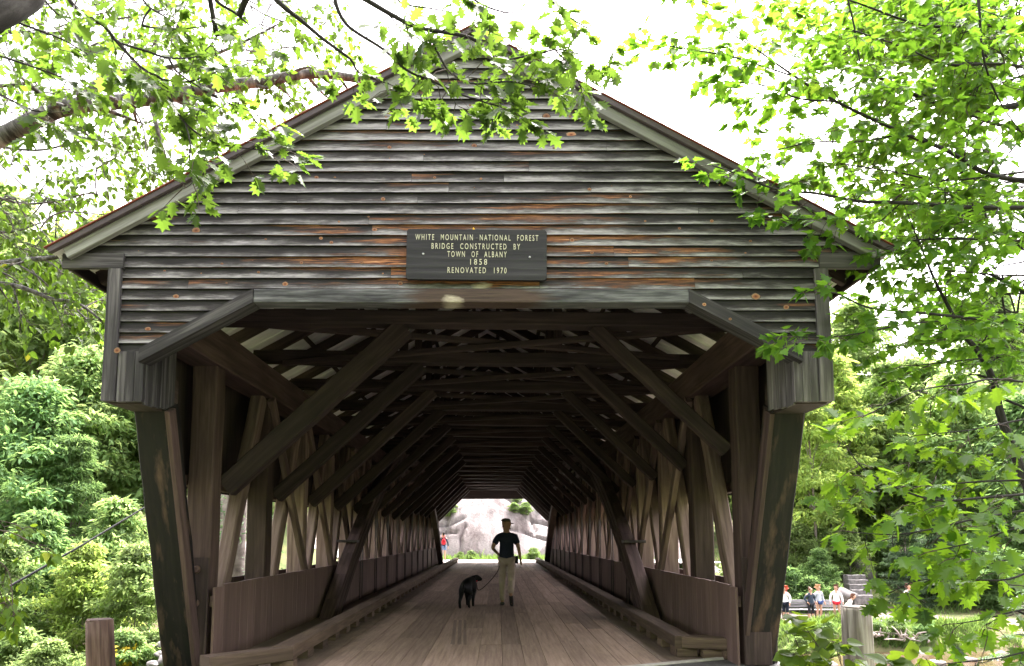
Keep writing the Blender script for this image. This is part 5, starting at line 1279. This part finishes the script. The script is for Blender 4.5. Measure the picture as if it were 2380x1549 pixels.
def fill(tree, n, box, Yr, ok, dirs, L, **kw):
    k = 0
    while k < n:
        x, y = fr.uniform(box[0], box[2]), fr.uniform(box[1], box[3])
        if not ok(x, y): continue
        k += 1; a = at(x, y, fr.uniform(*Yr)); d = Vector((fr.uniform(*dirs[0]), fr.uniform(-.5, .5), fr.uniform(*dirs[1]))).normalized()*L*fr.uniform(.6, 1.2)
        tree.branch([a, a+d*.5+Vector((0, 0, .04)), a+d], .010, .004, **kw)
BIC = ('birch', )
fill(BI, 64, (-120, -60, 760, 470), (8.0, 10.5), lambda x, y: y < 570-.56*x+fr.uniform(-60, 0) and not (300 < x < 520 and 250 < y < 330), ((.2, 1), (-.7, .2)), .9, side=.2, sl=.5, twig=.22, leaves_=6, bare=.05)
fill(BI, 26, (-120, 420, 230, 740), (8.0, 9.5), lambda x, y: True, ((.2, 1), (-.7, .1)), .8, side=.2, sl=.45, twig=.2, leaves_=5, bare=.05)
BI.finish()
# low birch spray at the left edge
BL = Tree('birch_sapling', (-5.4, 5.6, -1.4), 'young birch with yellow green leaves at the left edge below the cable', 'birch', .085, 'hazelleaf', 'twig', .7)
BL.mb.tube(smooth([(-5.4, 5.6, -1.8), (-5.2, 5.6, .6), at(-120, 1200, 5.6)], 3), [.03-.003*i for i in range(7)], 6)
for pts in ([(-120, 1200, 5.6), (-40, 1225, 5.6), (30, 1240, 5.6), (90, 1270, 5.6)], [(-120, 1250, 5.6), (-30, 1290, 5.6), (20, 1330, 5.6), (30, 1420, 5.5)], [(-120, 1210, 5.7), (-40, 1205, 5.7), (20, 1215, 5.7)], [(-100, 1300, 5.6), (-20, 1350, 5.6), (10, 1400, 5.6)]):
    BL.branch(pix(pts), .007, .003, side=.12, sl=.25, twig=.12, leaves_=4, bare=.3)
BL.finish()

# maple reaching in from the right
MP = Tree('maple_tree', (6.6, 6.4, -1.6), 'maple with layered bright green leaves covering the right roof edge', 'maple', .105, 'mapleleaf', 'oakbark', .3, 1.)
MP.mb.tube(smooth([(6.6, 6.4, -2.2), (6.5, 6.5, 2), (6.1, 6.8, 5), (5.6, 7.2, 9)], 4), [.24-.012*i for i in range(13)], 10)
for pts, r0, kw in [
  ([(2480, 440, 6.7), (2420, 424, 6.7), (2301, 407, 6.65), (2200, 350, 6.6), (2100, 310, 6.6), (1942, 236, 6.5), (1850, 180, 6.4), (1750, 110, 6.3), (1676, 65, 6.2)], .030, dict(bare=.05, sl=1.0)),
  ([(2480, 490, 6.7), (2420, 484, 6.7), (2250, 482, 6.6), (2100, 472, 6.5), (1993, 468, 6.45), (1900, 450, 6.4), (1806, 441, 6.35), (1700, 400, 6.3), (1655, 385, 6.25)], .026, dict(bare=.05, sl=.45)),
  ([(2260, -60, 6.4), (2274, 0, 6.4), (2285, 130, 6.5), (2320, 230, 6.6), (2375, 310, 6.7)], .016, dict(sl=.8)),
  ([(1960, -40, 6.7), (1985, 60, 6.7), (2000, 150, 6.65), (2030, 250, 6.6), (2045, 290, 6.6)], .010, dict(sl=.8)),
  ([(2450, 225, 7.6), (2390, 240, 7.5), (2290, 255, 7.4), (2190, 245, 7.3), (2080, 200, 7.2), (1980, 140, 7.1), (1880, 60, 7.0)], .05, dict(bare=.25, sl=1.0)),
  ([(2450, 330, 7.4), (2370, 300, 7.4), (2300, 285, 7.3), (2200, 245, 7.2)], .04, dict(bare=.4, sl=.8)),
  ([(2460, 90, 7.2), (2300, 60, 7.1), (2150, 60, 7.0), (2000, 10, 6.9), (1880, -30, 6.8)], .022, dict(sl=1.0)),
  ([(2460, 170, 6.8), (2330, 150, 6.8), (2200, 150, 6.8), (2100, 110, 6.7), (1980, 70, 6.6)], .018, dict(sl=1.0)),
  ([(1942, 236, 6.5), (1860, 230, 6.4), (1780, 200, 6.3), (1700, 190, 6.2)], .010, dict(sl=.55)),
  ([(1850, 180, 6.4), (1760, 150, 6.3), (1690, 130, 6.2), (1600, 115, 6.1), (1540, 105, 6.1)], .008, dict(sl=.4)),
  ([(1750, 110, 6.3), (1680, 30, 6.3), (1620, 0, 6.3)], .007, dict(sl=.5)),
  ([(2100, 310, 6.6), (2000, 330, 6.5), (1900, 330, 6.4), (1800, 350, 6.4)], .010, dict(sl=.6)),
  ([(2380, 400, 7.0), (2200, 420, 6.9), (2080, 400, 6.8), (1950, 380, 6.7)], .012, dict(sl=.8)),
  ([(2460, 560, 6.8), (2340, 560, 6.8), (2220, 555, 6.7), (2120, 560, 6.6), (2060, 575, 6.6)], .014, dict(sl=.8)),
  ([(2460, 640, 7.2), (2330, 640, 7.1), (2200, 630, 7.0), (2090, 640, 6.9)], .012, dict(sl=.7)),
  ([(2460, 760, 6.4), (2380, 754, 6.4), (2164, 730, 6.4), (2070, 722, 6.4), (2010, 713, 6.4), (1952, 685, 6.4), (1925, 680, 6.4)], .017, dict(bare=.1, sl=.6)),
  ([(2200, 745, 6.4), (2100, 755, 6.35), (2000, 775, 6.3), (1920, 785, 6.25), (1845, 783, 6.2)], .008, dict(sl=.4)),
  ([(2110, 500, 6.9), (2147, 590, 6.9), (2174, 655, 6.9), (2215, 733, 6.9), (2243, 781, 6.8), (2277, 822, 6.8), (2307, 884, 6.7), (2330, 980, 6.6), (2400, 1160, 6.5)][::-1], .045, dict(bare=.3, sl=.5, side=.5)),
  ([(2460, 830, 6.6), (2330, 830, 6.6), (2220, 840, 6.5), (2130, 850, 6.5)], .012, dict(sl=.7)),
  ([(2000, 455, 6.5), (1940, 500, 6.4), (1870, 510, 6.3), (1820, 505, 6.3)], .007, dict(sl=.35)),
]:
    MP.branch(pix(pts), r0, .005, leaves_=7, twig=.22, side=.14, **{k: v for k, v in kw.items() if k != 'side'})
fill(MP, 105, (1780, -40, 2420, 560), (7.2, 10), lambda x, y: y < .62*(x-1960)+fr.uniform(-90, 40) or (y > 430 and x > 2120), ((-1, -.2), (-.35, .3)), .9, side=.17, sl=.55, twig=.2, leaves_=6, bare=.05)
fill(MP, 12, (2220, 560, 2420, 820), (7.0, 8.5), lambda x, y: True, ((-1, -.2), (-.35, .2)), .8, side=.2, sl=.5, twig=.2, leaves_=5, bare=.05)
MP.finish()

# young oak at the lower right
OR_ = Tree('oak_sapling', (5.3, 5.2, -1.5), 'young oak with drooping lobed leaves at the right edge', 'oak', .125, 'oakleaf_bright', 'oakbark', .5)
OR_.mb.tube(smooth([(5.3, 5.2, -2), (5.1, 5.1, 0), at(2440, 1240, 5.0), at(2440, 1000, 5.0), at(2400, 850, 5.1)], 4), [.05-.0026*i for i in range(17)], 8)
for pts, r0, kw in [
  ([(2440, 1130, 5.0), (2400, 1144, 5.0), (2250, 1158, 4.95), (2147, 1163, 4.9), (2050, 1130, 4.9), (1983, 1091, 4.85), (1950, 1050, 4.85)], .013, dict(sl=.38)),
  ([(2440, 1170, 5.0), (2400, 1180, 5.0), (2250, 1205, 5.0), (2080, 1241, 5.0), (1960, 1238, 5.0)], .012, dict(sl=.36, side=.18)),
  ([(2440, 1290, 5.2), (2400, 1310, 5.2), (2318, 1347, 5.1), (2205, 1347, 5.1), (2110, 1350, 5.0), (2060, 1370, 5.0)], .010, dict(sl=.34)),
  ([(2440, 1110, 5.2), (2360, 1116, 5.2), (2250, 1120, 5.2), (2120, 1130, 5.2), (2000, 1135, 5.2), (1940, 1140, 5.2)], .010, dict(sl=.34)),
  ([(2440, 900, 5.1), (2290, 882, 5.1), (2215, 894, 5.0), (2150, 900, 5.0), (2090, 915, 4.9), (2010, 955, 4.9)], .010, dict(sl=.34)),
  ([(2430, 960, 5.4), (2330, 980, 5.3), (2230, 1000, 5.2), (2130, 1010, 5.2)], .009, dict(sl=.36)),
  ([(2440, 1060, 5.5), (2330, 1050, 5.5), (2200, 1070, 5.4), (2100, 1075, 5.4)], .009, dict(sl=.36)),
  ([(2440, 1210, 4.8), (2330, 1230, 4.8), (2240, 1260, 4.8), (2150, 1280, 4.8)], .009, dict(sl=.36)),
  ([(2440, 1400, 5.2), (2340, 1420, 5.2), (2260, 1440, 5.2), (2200, 1450, 5.2)], .008, dict(sl=.3)),
  ([(2440, 1500, 4.9), (2380, 1510, 4.9), (2295, 1530, 4.9), (2200, 1540, 4.9)], .008, dict(sl=.3)),
  ([(2440, 1310, 5.6), (2330, 1300, 5.6), (2250, 1320, 5.6)], .008, dict(sl=.36)),
]:
    kw = {**dict(side=.17), **kw}; kw['sl'] *= .8; OR_.branch(pix([(x+25, y, Y) for x, y, Y in pts]), r0, .003, leaves_=4, twig=.16, **kw)
OR_.finish()
# hazel shoots round the right post
HZ = Tree('hazel_shrub', (3.0, 5.9, -1.2), 'hazel shoots with broad bright leaves beside the grey wooden post', 'hazel', .135, 'hazelleaf', 'twig', .45)
for pts in ([(1960, 1640, 6.0), (1935, 1560, 6.0), (1900, 1500, 6.0), (1865, 1450, 6.0)], [(1990, 1640, 6.1), (1960, 1560, 6.1), (1940, 1500, 6.1), (1925, 1475, 6.1)], [(1900, 1640, 6.1), (1880, 1560, 6.1), (1850, 1490, 6.1)], [(2100, 1640, 5.8), (2090, 1580, 5.8), (2080, 1550, 5.8)], [(2200, 1640, 5.8), (2180, 1580, 5.8), (2160, 1545, 5.8)], [(2030, 1660, 5.7), (2040, 1590, 5.7), (2050, 1560, 5.7)], [(1960, 1640, 5.8), (1950, 1590, 5.8), (1930, 1550, 5.8)]):
    HZ.branch(pix(pts), .006, .003, side=.12, sl=.16, twig=.09, leaves_=3, bare=.25)
HZ.finish()
# dark hemlock boughs, lower right
p = at(2330, 1480, 12); HM = thing('hemlock_tree', (p.x+.9, 12.3, -3.6), 'dark hemlock with drooping boughs in the lower right corner', 'tree')
q = HM.location; L_ = LV(); mb = MB(); mb.tube([(0, 0, -.5), (0, 0, 2), (0, 0, 4.6)], [.09, .06, .015], 7)
for k in range(46):
    z = .9+3.4*(k/46); th = rng.uniform(0, 6.28); Lb = 1.7*(1-.62*k/46)*rng.uniform(.7, 1.1)
    dv = Vector((math.cos(th), math.sin(th), -.22)); a = Vector((0, 0, z)); mb.tube([a, a+dv*Lb*.6, a+dv*Lb+Vector((0, 0, -.1))], [.014, .009, .004], 4)
    for j in range(int(Lb*210)):
        t_ = rng.random()**.8; c = a+dv*Lb*t_; lat = Vector((-math.sin(th), math.cos(th), 0))*rng.uniform(-1, 1)*.33*(1.1-t_)
        L_.add(c+lat+Vector((0, 0, -abs(lat.length)*.3+rng.uniform(-.02, .02))), lat.normalized()+dv*.8+rv()*.2, Vector((0, 0, 1))+rv()*.3, rng.uniform(.05, .09), rng.uniform(.2, .8))
mb.build('trunk', M['bark'], HM); L_.build('crown', 'needle', M['needle'], HM)
# little golden plant on the left bank
p = at(292, 1470, 21.2); GP = thing('golden_plant', (p.x, 21.2, gz(p.x, 21.2)), 'small plant with golden yellow leaves beside the reddish post', 'plant'); L_ = LV()
for k in range(140): 
    th = rng.uniform(0, 6.28); r_ = rng.uniform(0, .45); L_.add((r_*math.cos(th)*.8, r_*math.sin(th), rng.uniform(.2, 1.15)), rv()+Vector((0, 0, -.3)), rv()*.5+Vector((0, -.6, 1)), rng.uniform(.10, .16), rng.uniform(.2, .8))
mb = MB()
for k in range(5): mb.tube([(0, 0, -.1), (rng.uniform(-.3, .3), rng.uniform(-.3, .3), 1.0)], [.012, .006], 5)
mb.build('stem', M['twig'], GP); L_.build('foliage', 'birch', M['goldleaf'], GP)
untmp()
